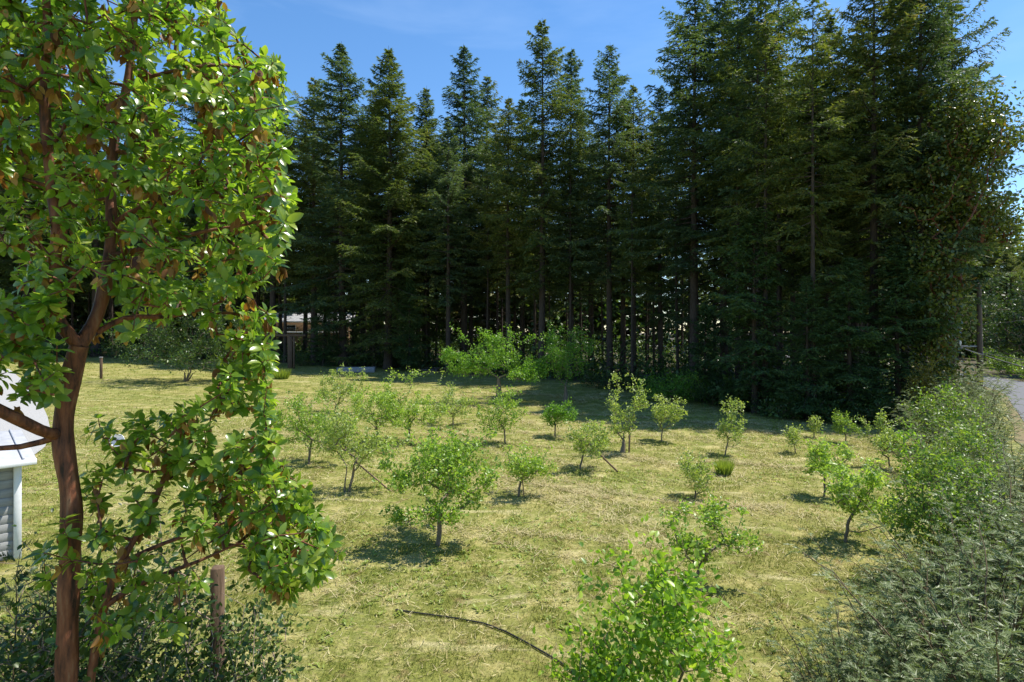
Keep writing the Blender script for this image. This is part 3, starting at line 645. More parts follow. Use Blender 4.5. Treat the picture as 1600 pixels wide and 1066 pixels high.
X0 = np.repeat(x, q) + rng.normal(size=len(x) * q); Y0 = np.repeat(d, q) + rng.normal(size=len(x) * q); n = len(X0); pos = np.stack([X0, Y0, terrain(X0, Y0) + 9 * rng.random(n) ** 1.3], 1)
V2, F2, r2 = leaf_cloud(TS, pos, rng.normal(size=pos.shape), rng.normal(size=pos.shape) * .6 + np.array([0, -.4, .6]), .7 + .5 * rng.random(n), rng.random(n)); F2 = F2 + len(V); V = np.vstack([V, V2]); F = np.vstack([F, F2]); rr = np.concatenate([rr, r2])
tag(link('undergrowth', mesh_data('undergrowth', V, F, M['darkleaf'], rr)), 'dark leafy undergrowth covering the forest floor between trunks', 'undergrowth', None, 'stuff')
# understorey shrubs at the foot of the forest
und = [(470, 57, 1.6, 3.0, 'dark shrub behind the wooden T frame'), (520, 59, 1.8, 4, 'dark shrub to the left of the raised bed'), (600, 57, 1.3, 3, 'dark shrub behind the raised bed'),
       (655, 55, 1.5, 3.2, 'dark shrub behind the grey boards'), (730, 54, 1.4, 3, 'dark shrub behind the left branches of the old apple tree'),
       (815, 50, 1.7, 3, 'dark shrub between the old apple tree and its shaded neighbour'), (935, 42, 1.3, 3, 'dark shrub right of the shaded fruit tree'),
       (985, 41, 1.1, 2.6, 'low dark shrub left of the round green shrub'), (1115, 34.5, 1.5, 3, 'dark shrub right of the round green shrub'), (1160, 32, 1.1, 2.4, 'dark shrub at the foot of the young fresh-green fir'),
       (1225, 29.5, 1.2, 2.4, 'dark shrub behind the small leaning sapling'), (1300, 28.3, 1.2, 2.6, 'dark shrub between the two shaded saplings'), (1370, 27.5, 1.4, 2.6, 'dark shrub left of the roadside arbutus foot'),
       (200, 62, 1.6, 4.2, 'dark shrub at the far lawn edge left of multi-stemmed bush'), (90, 64, 1.6, 4.5, 'dark shrub at the end of the gravel driveway'), (380, 61, 1.7, 4, 'dark shrub right of multi-stemmed bush'), (-20, 65, 1.8, 5, 'dark shrub left of the driveway end')]
for k, (px, d, h, wd, lab) in enumerate(und):
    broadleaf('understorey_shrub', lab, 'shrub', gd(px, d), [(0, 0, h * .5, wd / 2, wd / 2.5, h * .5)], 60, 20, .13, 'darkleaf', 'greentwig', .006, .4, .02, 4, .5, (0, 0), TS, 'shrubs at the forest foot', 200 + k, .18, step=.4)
broadleaf('round_shrub', 'round dense green shrub at the forest edge behind the saplings', 'shrub', gd(1050, 35.5), [(0, 0, 1.0, 2.1, 1.7, 1.0), (-1.3, 0, .8, 1.2, 1.2, .8), (1.2, .2, .9, 1.3, 1.2, .85)], 150, 26, .13, 'oldapple', 'greentwig', .006, .4, .03, 5, .5, (0, 0), TS, None, 231, .18, step=.4)

# ------------------------------------------------------------------ right-hand roadside: arbutus, yellow bush, trees over the road
p = gd(1452, 29.5)
broadleaf('roadside_arbutus', 'large bronze-green arbutus at the right forest corner, leaning out over the road', 'arbutus tree', p,
          [(1.6, -.6, 14.4, 2.5, 2.4, 2.8), (.8, -.4, 11.6, 2.8, 2.4, 2.4), (2.6, 0, 10.4, 1.7, 2.0, 1.7), (-.3, -1, 7.8, 1.6, 1.8, 1.7), (-.5, -1, 5.2, 1.4, 1.5, 1.8), (-.3, -1, 2.9, 1.3, 1.3, 1.4)],
          620, 34, .19, 'bronze', 'arbbark', .012, .45, .22, 1, 7.0, (.7, -.3), TM, None, 301, .28, step=.5)
broadleaf('yellow_bush', 'yellowing bush at the foot of the roadside arbutus', 'bush', gd(1447, 26), [(0, 0, 1.7, .9, .9, 1.3), (.3, .2, 2.7, .7, .7, .8)], 70, 24, .12, 'yellowleaf', 'greentwig', .006, .4, .03, 3, .8, (0, 0), TS, None, 302, .15)
def road_pt(s, off):
    i = int(np.clip(round(s) + 40, 0, len(RS) - 1)); q = ROAD_C[i] + off * ROAD_NN[i]; return Vector((q[0], q[1], tz(q[0], q[1])))
broadleaf('roadside_maple', 'broad green leafy tree across the road at the right frame edge', 'tree', gd(1612, 58), [(0, 0, 7, 4.2, 4, 4.0), (-2, 0, 4.2, 2.6, 2.6, 2.4), (2.5, 0, 5, 3, 3, 3)], 300, 24, .26, 'darkleaf', 'applebark', .014, .45, .2, 1, 2.6, (0, 0), TS, None, 303, .38, step=.6)
broadleaf('roadside_alder', 'smaller leafy tree behind the utility pole, far down the road', 'tree', gd(1535, 88), [(0, 0, 6, 3.2, 3.2, 4), (1, 0, 3.4, 2.6, 2.6, 2)], 200, 22, .3, 'darkleaf', 'applebark', .014, .45, .18, 1, 2.6, (0, 0), TS, None, 304, .38, step=.6)
for k, (px, d, hs_, lab) in enumerate([(1572, 76, .52, 'fir across the road, just left of the broad leafy tree'), (1640, 70, .62, 'fir across the road behind the broad leafy tree'), (1495, 92, .62, 'fir left of the utility pole, far along the road'),
                                        (1548, 96, .5, 'small far fir closing the road view beside the pole'), (1690, 60, .8, 'fir across the road outermost at the right frame edge')]):
    put_conifer('roadside_fir', lab, FULL[k % 3], gd(px, d), k * 1.3, (hs_ * 1.1, hs_ * 1.1, hs_), 'firs beyond the road')
for k, (px, d, lab) in enumerate([(1575, 62, 'low bush on the far road verge below the leafy tree'), (1620, 52, 'low bush on the road verge at the right frame edge'), (1552, 72, 'low bush closing the end of the road')]):
    broadleaf('verge_bush', lab, 'bush', gd(px, d), [(0, 0, 1.2, 2, 2, 1.2)], 70, 22, .2, 'shrub', 'greentwig', .008, .4, .03, 4, .6, (0, 0), TS, 'bushes on the road verge', 310 + k, .25, step=.5)
pr = gd(1531, 36); pr = Vector((pr.x, pr.y, pr.z))
root = empty('utility_pole', pr); tag(root, 'dark wooden utility pole standing behind the roadside cedars', 'utility pole')
mb = MB(); mb.tube([(0, 0, -.4), (0, 0, 3), (-.05, 0, 7.6)], [.17, .16, .12], 12); mb.build('pole_shaft', M['polewood'], root, True)
mb = MB(); mb.box((-.62, 0, 3.62), (1.3, .07, .09), .1, .01); mb.build('bracket_arm', M['greywood'], root)
for q in (3.05, 3.15): 
    mb = MB(); mb.tube([(.0, -.2, q), (.0, -.2, q + .12)], [.05, .03], 8); mb.build('cable_clamp', M['wire'], root, True)
mb = MB(); mb.tube([(-1.25, 0, 3.66), (-1.25, 0, 3.85), (-1.25, 0, 4.02)], [.05, .075, .04], 10); mb.build('insulator', M['whitetrim'], root, True)
def cable(label, a, b, sag, r):
    t = np.linspace(0, 1, 40)[:, None]; A_, B_ = np.array(a), np.array(b); P = A_ + (B_ - A_) * t; P[:, 2] -= (4 * t * (1 - t))[:, 0] * sag
    mb = MB(); mb.tube(P, r, 6); o = mb.build('overhead_cable', M['wire'], None, True); tag(o, label, 'cable', 'cables on the utility pole')
near = road_pt(-14, 9)
cable('thick pale cable dropping right from the pole across the road', pr + Vector((0, -.25, 3.1)), (near.x, near.y, 3.0), .9, .03)
cable('thin cable just above the thick one, right of the pole', pr + Vector((0, -.25, 3.2)), (near.x + 6, near.y + 10, 3.6), .5, .018)
cable('thick cable running left of the pole into the arbutus leaves', pr + Vector((0, -.25, 3.1)), gd(1440, 33) + Vector((0, 0, 5.0)), .25, .028)
cable('thin high cable rising right from halfway up the pole', pr + Vector((0, -.2, 5.0)), (near.x + 8, near.y + 12, 8.4), .7, .012)

# ------------------------------------------------------------------ far left: house, T frame, raised bed, boards, stumps
hp = gd(470, 91); root = empty('forest_house', hp, R(4)); tag(root, 'house with pale roof half hidden among the dark trunks at left', 'house')
mb = MB(); mb.box((0, 3, 2.1), (15, 6, 4.8), 0, .01); mb.build('wall', M['housewall'], root)
mb = MB()
for s in (-1, 1):
    tl = np.array(Matrix.Rotation(s * R(-20), 3, 'X')); mb.box((0, 3 + s * 1.85, 5.25), (16.4, 4.4, .14), 0, .01, tl)
rf = mb.build('roof', M['houseroof'], root)
mb = MB(); mb.box((0, -.93, 4.42), (16.5, .06, .26), 0, .01); mb.build('fascia', M['whitetrim'], rf)
mb = MB(); mb.box((0, -1.2, 2.75), (15.4, .1, .22), 0, .01); mb.build('deck_rail', M['whitetrim'], root)
for x in (-5, -1.5, 2.5, 5.6):
    mb = MB(); mb.box((x, -.02, 3.4), (1.5, .08, 1.1), 0, .01); wv = mb.build('window', M['whitetrim'], root)
    mb = MB(); mb.box((x, -.07, 3.4), (1.3, .03, .9), 0, .005); mb.build('pane', M['glass'], wv)
tp = gpt(457, 576); root = empty('pergola', tp); tag(root, 'brown timber T frame with crossbeam at the shaded far lawn edge', 'pergola')
mb = MB(); mb.box((-.25, .1, 1.45), (.42, .3, 3.3), .1, .02); mb.build('post', M['wood'], root)
mb = MB(); mb.box((.18, -.1, 1.5), (.14, .14, 3.0), .05, .015); mb.build('slim_post', M['wood'], root)
mb = MB(); mb.box((-.7, 0, 3.12), (3.8, .16, .18), .04, .015); mb.build('crossbeam', M['wood'], root)
mb = MB(); mb.box((-.05, -.06, 2.75), (.09, .09, .85), 0, .01, np.array(Matrix.Rotation(R(-42), 3, 'Y'))); mb.build('brace', M['wood'], root)
bp_ = gpt(557, 581); root = empty('raised_bed', bp_, R(8)); tag(root, 'low grey-blue plank raised bed in the shade at the far lawn edge', 'raised bed')
for c, s in (((0, -.55, .16), (3.3, .06, .48)), ((0, .55, .16), (3.3, .06, .48)), ((-1.62, 0, .16), (.06, 1.04, .48)), ((1.62, 0, .16), (.06, 1.04, .48))):
    mb = MB(); mb.box(c, s, 0, .008); mb.build('plank', M['greywood'], root)
mb = MB(); mb.box((0, 0, .12), (3.16, 1.02, .4), 0, .05); mb.build('soil', M['soil'], root)
for k, (px, py, ln, rz, zz, lab) in enumerate([(676, 577, 2.6, .15, .12, 'grey board lying on top at the left of the old apple tree'), (668, 579, 1.9, -.2, .05, 'lower grey board lying on the grass left of the old apple tree')]):
    q = gpt(px, py); root = empty('timber_board', q, rz); tag(root, lab, 'board', 'boards by the old apple tree')
    mb = MB(); mb.box((0, 0, zz), (ln, .24, .05), 0, .006); mb.build('plank', M['greywood'], root)
q = gpt(158, 592); root = empty('lawn_post', q); tag(root, 'short grey wooden post on the lawn just right of arbutus trunk', 'post')
mb = MB(); mb.box((0, 0, .75), (.16, .16, 1.7), .2, .02); mb.build('post_shaft', M['wood'], root)
mb = MB(); mb.box((0, 0, 1.62), (.20, .20, .06), .2, .01); mb.build('post_cap', M['greywood'], root)
q = gpt(186, 700); root = empty('plastic_tub', q, .4); tag(root, 'white plastic tub tipped over on the lawn behind the arbutus leaves', 'tub')
root.rotation_euler = (R(62), R(-20), R(35)); root.location.z += .15; root.scale = (.75, .75, .75); mb = MB(); zz = [0, .02, .55, .56, .57, .05, .04]; rd = [.20, .21, .28, .30, .27, .19, .02]
mb.tube([(0, 0, a + i * 1e-4) for i, a in enumerate(zz[:4])], rd[:4], 20, cap=False); mb.tube([(0, 0, .56), (0, 0, .05), (0, 0, .04)], [.272, .195, .01], 20, cap=False); mb.build('tub_wall', M['plastic'], root, True)
mb = MB(); a = np.linspace(0, 6.283, 25); mb.tube(np.stack([.295 * np.cos(a), .295 * np.sin(a), np.full(25, .56)], 1), .016, 6, cap=False); mb.build('rim', M['plastic'], root, True)

# shed at the left edge
q = gpt(27, 872); root = empty('garden_shed', q, R(47)); tag(root, 'shed, siding toned grey for shade, with white corner trim at the left frame edge', 'shed')
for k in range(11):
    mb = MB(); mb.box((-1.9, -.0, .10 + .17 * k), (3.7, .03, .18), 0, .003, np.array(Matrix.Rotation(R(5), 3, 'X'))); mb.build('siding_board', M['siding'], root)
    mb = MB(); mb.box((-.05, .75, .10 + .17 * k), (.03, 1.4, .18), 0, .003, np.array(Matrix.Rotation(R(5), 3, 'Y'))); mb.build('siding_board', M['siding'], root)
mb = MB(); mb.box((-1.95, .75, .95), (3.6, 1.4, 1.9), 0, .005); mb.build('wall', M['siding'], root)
for x, y in ((0.0, -.01), (0.0, 1.5)):
    mb = MB(); mb.box((x, y, .98), (.12, .12, 2.05), 0, .008); mb.build('corner_trim', M['whitetrim'], root)
tl = np.array(Matrix.Rotation(R(9), 3, 'X')); mb = MB(); mb.box((-1.9, .7, 2.10), (4.3, 2.1, .05), 0, .008, tl)
for k in range(12): mb.box((-3.9 + .36 * k, .7, 2.14), (.035, 2.08, .04), 0, .004, tl)
rf = mb.build('roof', M['roofmetal'], root)
mb = MB(); mb.box((-1.9, -.37, 1.91), (4.3, .05, .11), 0, .006); mb.build('gutter', M['whitetrim'], rf)

# ================================================================== THE ORCHARD
def px_tree(label, px, py, top, x0, x1, lo, n=60, per=22, leaf=.075, mat='apple', seed=0, shoots=8, stems=1, rbase=.03, off=0.0, blobs=None, T=TS, spread=.075, **k):
    """base pixel, crown top / left / right / bottom pixels -> a tree of the real size that stands there"""
    per = int(per * 1.0); n = int(n * 1.75); b = gpt(px, py); m = mpp(b.y); H = (py - top) * m; lo = (py - lo) * m; W = (x1 - x0) * m * 1.08; cxm = ((x0 + x1) / 2 - px) * m
    if blobs is None:
        r_ = np.random.default_rng(seed + 900); blobs = [(cxm, 0, lo + (H - lo) * .42, W * .34, W * .32, (H - lo) * .36)]
        for q in range(6):
            a = q * 1.05 + r_.random(); rr_ = W * (.22 + .24 * r_.random()); blobs.append((cxm + math.cos(a) * rr_, math.sin(a) * rr_, lo + (H - lo) * (.2 + .62 * r_.random()), W * (.12 + .1 * r_.random()), W * .16, (H - lo) * (.13 + .17 * r_.random())))
    else: blobs = [((a - px) * m, dy, (py - c) * m, e * m, e * m * .9, f * m) for a, dy, c, e, f in blobs]
    return broadleaf(k.pop('name', 'fruit_tree'), label, k.pop('cat', 'fruit tree'), b, blobs, n, per, leaf, mat, 'applebark', .0028, .5, rbase, stems, max(.25, lo * 1.05), (cxm * .4, 0), T, k.pop('group', 'young orchard trees'), seed, spread * .8, int(shoots * 1.6), along=.95, upb=.45, **k)
px_tree('largest young fruit tree, spreading crown above its dark shadow left of centre', 684, 853, 688, 604, 780, 815, 165, 24, .072, 'applemid', 401, 16, 1, .035, T=TM,
        blobs=[(690, 0, 742, 66, 32), (626, -.2, 736, 36, 24), (758, .1, 742, 38, 26), (690, .3, 708, 55, 22), (625, -.4, 796, 20, 14), (690, -.6, 785, 50, 15), (742, 0, 778, 32, 16), (690, .9, 730, 60, 25)], obj_leaves=0)
px_tree('staked fruit tree with two stems left of the largest one', 541, 769, 640, 488, 615, 735, 95, 22, .075, 'applelight', 402, 10, 2, .03)
px_tree('bushy fruit tree leftmost in the orchard beside the arbutus leaves', 482, 726, 610, 430, 545, 704, 110, 24, .075, 'applemid', 403, 10)
px_tree('yellow-green fruit tree furthest back at the left of orchard', 521, 646, 580, 494, 570, 634, 60, 20, .10, 'applelight', 404, 8)
px_tree('fruit tree in the thick of the left rows, behind the staked one', 588, 694, 592, 532, 646, 672, 105, 22, .085, 'applemid', 405, 10)
px_tree('fruit tree with one tall thin shoot rising from its crown', 638, 692, 606, 598, 690, 668, 95, 22, .085, 'applemid', 406, 6, blobs=[(640, 0, 645, 42, 28), (608, 0, 640, 26, 20), (682, 0, 645, 24, 18), (638, 0, 595, 7, 26), (660, .5, 625, 26, 14)])
px_tree('low pale fruit tree at the right end of the back left row', 708, 666, 606, 668, 748, 652, 65, 20, .09, 'applelight', 407, 6)
px_tree('fruit tree below the old apple tree, thin drooping crown', 789, 694, 612, 745, 830, 674, 70, 20, .085, 'applemid', 408, 8)
px_tree('slim fruit tree propped beside a thin stake right of the largest one', 809, 776, 690, 783, 858, 752, 60, 20, .075, 'applemid', 409, 10)
px_tree('small bright rounded fruit tree right of the old apple trunk', 867, 682, 620, 842, 897, 664, 60, 22, .085, 'oldapple', 410, 4)
px_tree('fruit tree held by a long slanting wooden prop', 905, 734, 664, 884, 958, 712, 60, 20, .08, 'applelight', 411, 8)
px_tree('sparse fruit tree on a thick reddish trunk in the middle of field', 973, 707, 606, 940, 1012, 688, 50, 18, .09, 'applelight', 412, 10, 1, .12)
px_tree('sparse fruit tree in front of the round dense shrub', 1033, 690, 620, 1008, 1068, 672, 50, 18, .09, 'applelight', 413, 8)
px_tree('leaning sapling with a narrow crown right of the round shrub', 1132, 712, 628, 1120, 1168, 694, 45, 18, .08, 'applelight', 414, 6)
px_tree('tiny sapling at the shade line left of the two shaded saplings', 1243, 708, 666, 1222, 1256, 696, 22, 14, .08, 'applelight', 415, 6)
px_tree('first of two saplings in the forest shade, the thinner pale one', 1272, 684, 648, 1262, 1282, 676, 18, 14, .08, 'applelight', 416, 4)
px_tree('second of two saplings in the forest shade, the wider one', 1322, 694, 648, 1300, 1340, 680, 36, 16, .085, 'apple', 417, 5)
px_tree('small yellow-green sapling beside the round grass tuft', 1086, 779, 714, 1060, 1118, 768, 45, 18, .07, 'applelight', 418, 8)
px_tree('slender fruit tree behind the right-hand shadowed one', 1288, 776, 690, 1258, 1322, 742, 55, 20, .08, 'applemid', 419, 8)
px_tree('fruit tree with clear round shadow at the right of field', 1320, 847, 716, 1286, 1386, 815, 75, 20, .075, 'applemid', 420, 10, 1, .035, T=TM)
px_tree('one-sided sapling near the cedar hedge, long shoot pointing left', 1391, 732, 654, 1356, 1412, 716, 45, 18, .085, 'applelight', 421, 8)
px_tree('open-branched fruit tree behind the big foreground bush', 1084, 912, 792, 1034, 1182, 885, 60, 15, .07, 'applemid', 422, 12, 1, .03, T=TM,
        blobs=[(1050, 0, 815, 22, 14), (1120, .2, 815, 25, 25), (1150, -.2, 838, 28, 14), (1095, 0, 855, 35, 22), (1070, .1, 850, 22, 16)])
px_tree('thin upright sapling with sparse leaves in front of the cedar hedge', 1425, 790, 678, 1404, 1442, 765, 30, 14, .085, 'bush', 423, 6)
# the two old trees at the back
px_tree('old spreading apple tree with thick trunk, brightest green at the field back', 780, 630, 522, 690, 864, 592, 200, 26, .12, 'oldapple', 430, 16, 1, .24, name='apple_tree', cat='apple tree', group='old trees at the back of field', spread=.13, step=.35,
        blobs=[(772, 0, 556, 42, 22), (718, -.3, 562, 28, 20), (828, 0, 574, 36, 15), (770, 0, 530, 18, 14), (735, .4, 578, 32, 12), (818, -.5, 586, 32, 10), (702, 0, 552, 14, 14), (850, 0, 576, 14, 10)])
px_tree('older fruit tree half in shade behind the old apple tree', 884, 628, 514, 838, 928, 604, 110, 22, .12, 'oldapple', 431, 12, 1, .18, name='apple_tree', cat='apple tree', group='old trees at the back of field', spread=.13, step=.35)
px_tree('wide many-stemmed bush on the lawn behind the arbutus branches', 290, 596, 432, 178, 420, 582, 260, 26, .17, 'darkleaf', 432, 12, 6, .08, name='lawn_bush', cat='bush', group='bushes on the lawn', spread=.2, step=.4,
        blobs=[(300, 0, 500, 85, 55), (230, 0, 520, 55, 40), (365, 0, 525, 52, 42), (300, 0, 460, 60, 28), (300, -1, 555, 90, 24)], stem_spread=.45)
# stakes and props
def stake(label, a, b, wd=.045):
    a, b = Vector(a), Vector(b); root = empty('tree_stake', a); tag(root, label, 'stake', 'stakes in the orchard')
    d = b - a; mb = MB(); mb.box(tuple(d / 2), (wd, wd, d.length), 0, .006, np.array(d.to_track_quat('Z', 'Y').to_matrix())); mb.build('stake_shaft', M['stakewood'], root)
    e = d * .96; mb = MB(); mb.tube([tuple(e - d.normalized() * .02), tuple(e + d.normalized() * .02)], wd * .8, 8); mb.build('tie', M['rubber'], root)
q = gpt(966, 738); stake('long slanting wooden prop with its foot on the grass', q, gpt(905, 734) + Vector((.32, 0, .82)), .055)
q = gpt(612, 769); stake('slanting prop of the two-stemmed fruit tree', q, gpt(541, 769) + Vector((.25, 0, .85)), .04)
q = gpt(819, 778); stake('thin stake beside the slim fruit tree', q, q + Vector((-.1, 0, 1.0)), .03)
q = gpt(983, 708); stake('short stake by the thick reddish trunk', q, q + Vector((.02, 0, .75)), .06)
# grass tufts
def tuft(label, px, py, wpx, hpx, seed, mat='weed'):
    r_ = np.random.default_rng(seed); b = gpt(px, py); m = mpp(b.y); n = 420; a = r_.random(n) * 6.283; rr = wpx * m * .32 * np.sqrt(r_.random(n)); l = hpx * m * (.7 + .5 * r_.random(n))
    p = np.stack([np.cos(a) * rr, np.sin(a) * rr, np.full(n, -.02)], 1); t = p + np.stack([np.cos(a) * rr * .9 + r_.normal(size=n) * .05, np.sin(a) * rr * .9 + r_.normal(size=n) * .05, l], 1)
    s = rdir(r_, n) * np.array([1, 1, 0]) * .012 * (1 + b.y / 20)
    V = np.stack([p - s, p + s, t], 1).reshape(-1, 3); root = empty('grass_tuft', b); tag(root, label, 'grass tuft', 'tufts left by the mower')
    link('blades', mesh_data('blades', V, np.arange(len(V)).reshape(-1, 3), M[mat], np.repeat(r_.random(n), 3)), root)
tuft('round green grass tuft beside the small yellow-green sapling', 1131, 742, 28, 24, 1)
tuft('green grass tuft far back on the lawn in front of the timber frame', 440, 592, 28, 15, 2)
# hose
pp = [gpt(*q) for q in ((618, 955), (660, 961), (705, 967), (755, 976), (790, 989), (822, 1006), (850, 1022), (880, 1040), (905, 1062))]
tt_ = np.linspace(0, len(pp) - 1, 60); P = np.array([tuple(q) for q in pp]); P = np.stack([np.interp(tt_, range(len(pp)), P[:, i]) for i in range(3)], 1); P[:, 2] = terrain(P[:, 0], P[:, 1]) + .022
mb = MB(); mb.tube(P, .013, 8); tag(mb.build('garden_hose', M['rubber'], None, True), 'black irrigation hose lying on the grass left of the foreground bush', 'hose')

# ================================================================== FOREGROUND
b = gd(1010, 6.1)
broadleaf('foreground_bush', 'big bright green leafy bush at the bottom centre of the picture', 'bush', b,
          [(0, 0, 1.05, .62, .6, .7), (.12, 0, 1.6, .45, .45, .36), (-.55, -.1, 1.05, .5, .5, .45), (.62, .1, 1.1, .42, .45, .5), (.27, .2, 1.8, .3, .3, .2), (-.1, -.4, .7, .8, .5, .5), (-.6, 0, .75, .35, .35, .4)],
          230, 15, .078, 'bush', 'greentwig', .0026, .42, .011, 11, 1.0, (0, 0), TM, None, 501, .085, 26, 300, .42, fol='foliage', along=.9, upb=.35)
b = gd(905, 5.9); root = broadleaf('dry_stalk', 'pale dry stalk with few leaves left of the foreground bush', 'plant', b, [(0, 0, 1.0, .12, .12, .5)], 8, 6, .07, 'bush', 'drytwig', .003, .4, .007, 1, 1.5, (0, 0), TM, None, 502, .05, fol='leaves')
b = gpt(1470, 905)
broadleaf('leafy_shrub', 'tall leafy green shrub with many upright stems beside the cedar hedge', 'shrub', b,
          [(0, 0, 1.35, .95, .9, .75), (-.6, -.1, 1.5, .5, .5, .5), (.5, .1, 1.75, .5, .5, .5), (0, .1, 2.1, .4, .4, .3), (-.3, -.2, .9, .7, .6, .4)],
          230, 18, .065, 'shrub', 'greentwig', .003, .42, .014, 10, .9, (0, 0), TM, None, 503, .085, 14, 0, .35)
broadleaf('leafy_shrub', 'smaller leafy shrub growing among the cedars behind the tall leafy one', 'shrub', gpt(1500, 800), [(0, 0, 1.3, .9, .9, .8), (.3, 0, 1.9, .5, .5, .4)], 110, 18, .08, 'shrub', 'greentwig', .003, .42, .014, 7, .8, (0, 0), TS, None, 504, .1, 8)
broadleaf('leafy_shrub', 'leafy green patch in the middle of the cedar hedge', 'shrub', gpt(1475, 712), [(0, 0, 1.5, 1.3, 1.1, 1.0)], 90, 20, .11, 'shrub', 'greentwig', .004, .42, .02, 6, .8, (0, 0), TS, None, 505, .13, 6)
CED = [cedar_meshes(601, 2.6, 1.7, 46, .8, .55, .10), cedar_meshes(602, 2.3, 1.6, 42, .8, .5, .10), cedar_meshes(603, 3.0, 1.8, 50, .75, .56, .10)]
CNEAR = [cedar_meshes(611, 1.9, 1.5, 46, 1.1, .40, .085, whips=9), cedar_meshes(612, 2.1, 1.3, 40, 1.1, .42, .085, whips=9)]
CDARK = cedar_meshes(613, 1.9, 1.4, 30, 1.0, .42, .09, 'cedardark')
ced = [ # place, meshes, scale, label
    (gd(1330, 6.5), CNEAR[1], .62, 'low feathery cedar reaching furthest left onto the grass at the bottom right'),
    (gd(1425, 6.9), CNEAR[0], .78, 'feathery cedar at the bottom edge below the tall leafy shrub'),
    (gd(1560, 6.3), CNEAR[0], 1.0, 'feathery cedar shrub in the bottom right corner, nearest to the camera'),
    (gd(1545, 7.9), CNEAR[1], 1.0, 'feathery cedar right behind the corner one'),
    (gd(1440, 8.4), CNEAR[1], .72, 'low feathery cedar in the shadow foot of the tall leafy shrub'),
    (gd(1600, 9.8), CNEAR[0], 1.1, 'feathery cedar at the frame edge right of the tall leafy shrub'),
    (gd(1555, 11.5), CED[0], .8, 'feathery cedar just behind the tall leafy shrub'),
    (gd(1590, 14), CED[1], .9, 'feathery cedar at the frame edge level with the grass tuft'),
    (gd(1500, 14.5), CED[2], .62, 'feathery cedar in front of the one-sided sapling'),
    (gd(1560, 17.5), CED[0], .8, 'feathery cedar beside the near end of visible road'),
    (gd(1470, 18), CED[1], .9, 'feathery cedar on the field side of hedge, right of the one-sided sapling'),
    (gd(1535, 21), CED[2], .85, 'feathery cedar in the middle of the hedge beside the road'),
    (gd(1455, 22), CED[0], 1.0, 'feathery cedar in front of the dark forest corner'),
    (gd(1525, 25), CED[1], 1.2, 'feathery cedar left of the road bend shadow'),
    (gd(1480, 25.5), CED[2], 1.0, 'feathery cedar below the yellowing bush'),
    (gd(1522, 30), CED[0], 1.2, 'tall feathery cedar in front of the utility pole'),
    (gd(1498, 32), CED[1], 1.5, 'furthest feathery cedar, peak of the hedge below the pole'),
]
for k, (p, ms, sc_, lab) in enumerate(ced): put_cedar(lab, ms, p, k * 2.1, sc_)

# left undergrowth below the arbutus
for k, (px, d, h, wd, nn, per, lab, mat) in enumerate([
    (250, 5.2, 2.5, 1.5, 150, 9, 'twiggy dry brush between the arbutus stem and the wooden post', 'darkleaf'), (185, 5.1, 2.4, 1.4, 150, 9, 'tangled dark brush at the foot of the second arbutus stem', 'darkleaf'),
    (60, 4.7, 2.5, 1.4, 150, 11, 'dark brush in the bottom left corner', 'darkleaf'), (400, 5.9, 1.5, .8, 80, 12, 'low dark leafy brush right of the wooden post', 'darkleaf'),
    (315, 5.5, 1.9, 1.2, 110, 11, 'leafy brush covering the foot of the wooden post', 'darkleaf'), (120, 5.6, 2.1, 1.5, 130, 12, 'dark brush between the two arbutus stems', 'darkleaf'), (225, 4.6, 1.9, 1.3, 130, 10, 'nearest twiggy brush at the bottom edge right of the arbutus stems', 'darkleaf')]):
    broadleaf('brush', lab, 'brush', gd(px, d), [(0, 0, h * .62, wd * .6, wd * .55, h * .42)], nn, per, .06, mat, 'drytwig', .0025, .42, .01, 9, h * .45, (0, 0), TM, 'brush below the arbutus', 520 + k, .09, 10, 0, .3)  # dark leaf tone paints in the shade under the arbutus crown
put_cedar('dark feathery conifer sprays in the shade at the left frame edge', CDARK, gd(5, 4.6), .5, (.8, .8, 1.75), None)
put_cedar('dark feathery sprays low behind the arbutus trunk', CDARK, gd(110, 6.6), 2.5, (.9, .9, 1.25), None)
b = gd(340, 5.6); root = empty('fence_post', b); tag(root, 'weathered brown wooden fence post at the lower left', 'post')
mb = MB(); mb.box((0, 0, 1.06), (.11, .11, 2.3), .25, .012); mb.build('post_shaft', M['wood'], root)
mb = MB(); mb.tube([(-.05, -.075, 1.75), (.0, -.082, 1.55), (-.03, -.08, 1.35), (.02, -.078, 1.2)], .004, 5); mb.build('wire_loop', M['wire'], root)

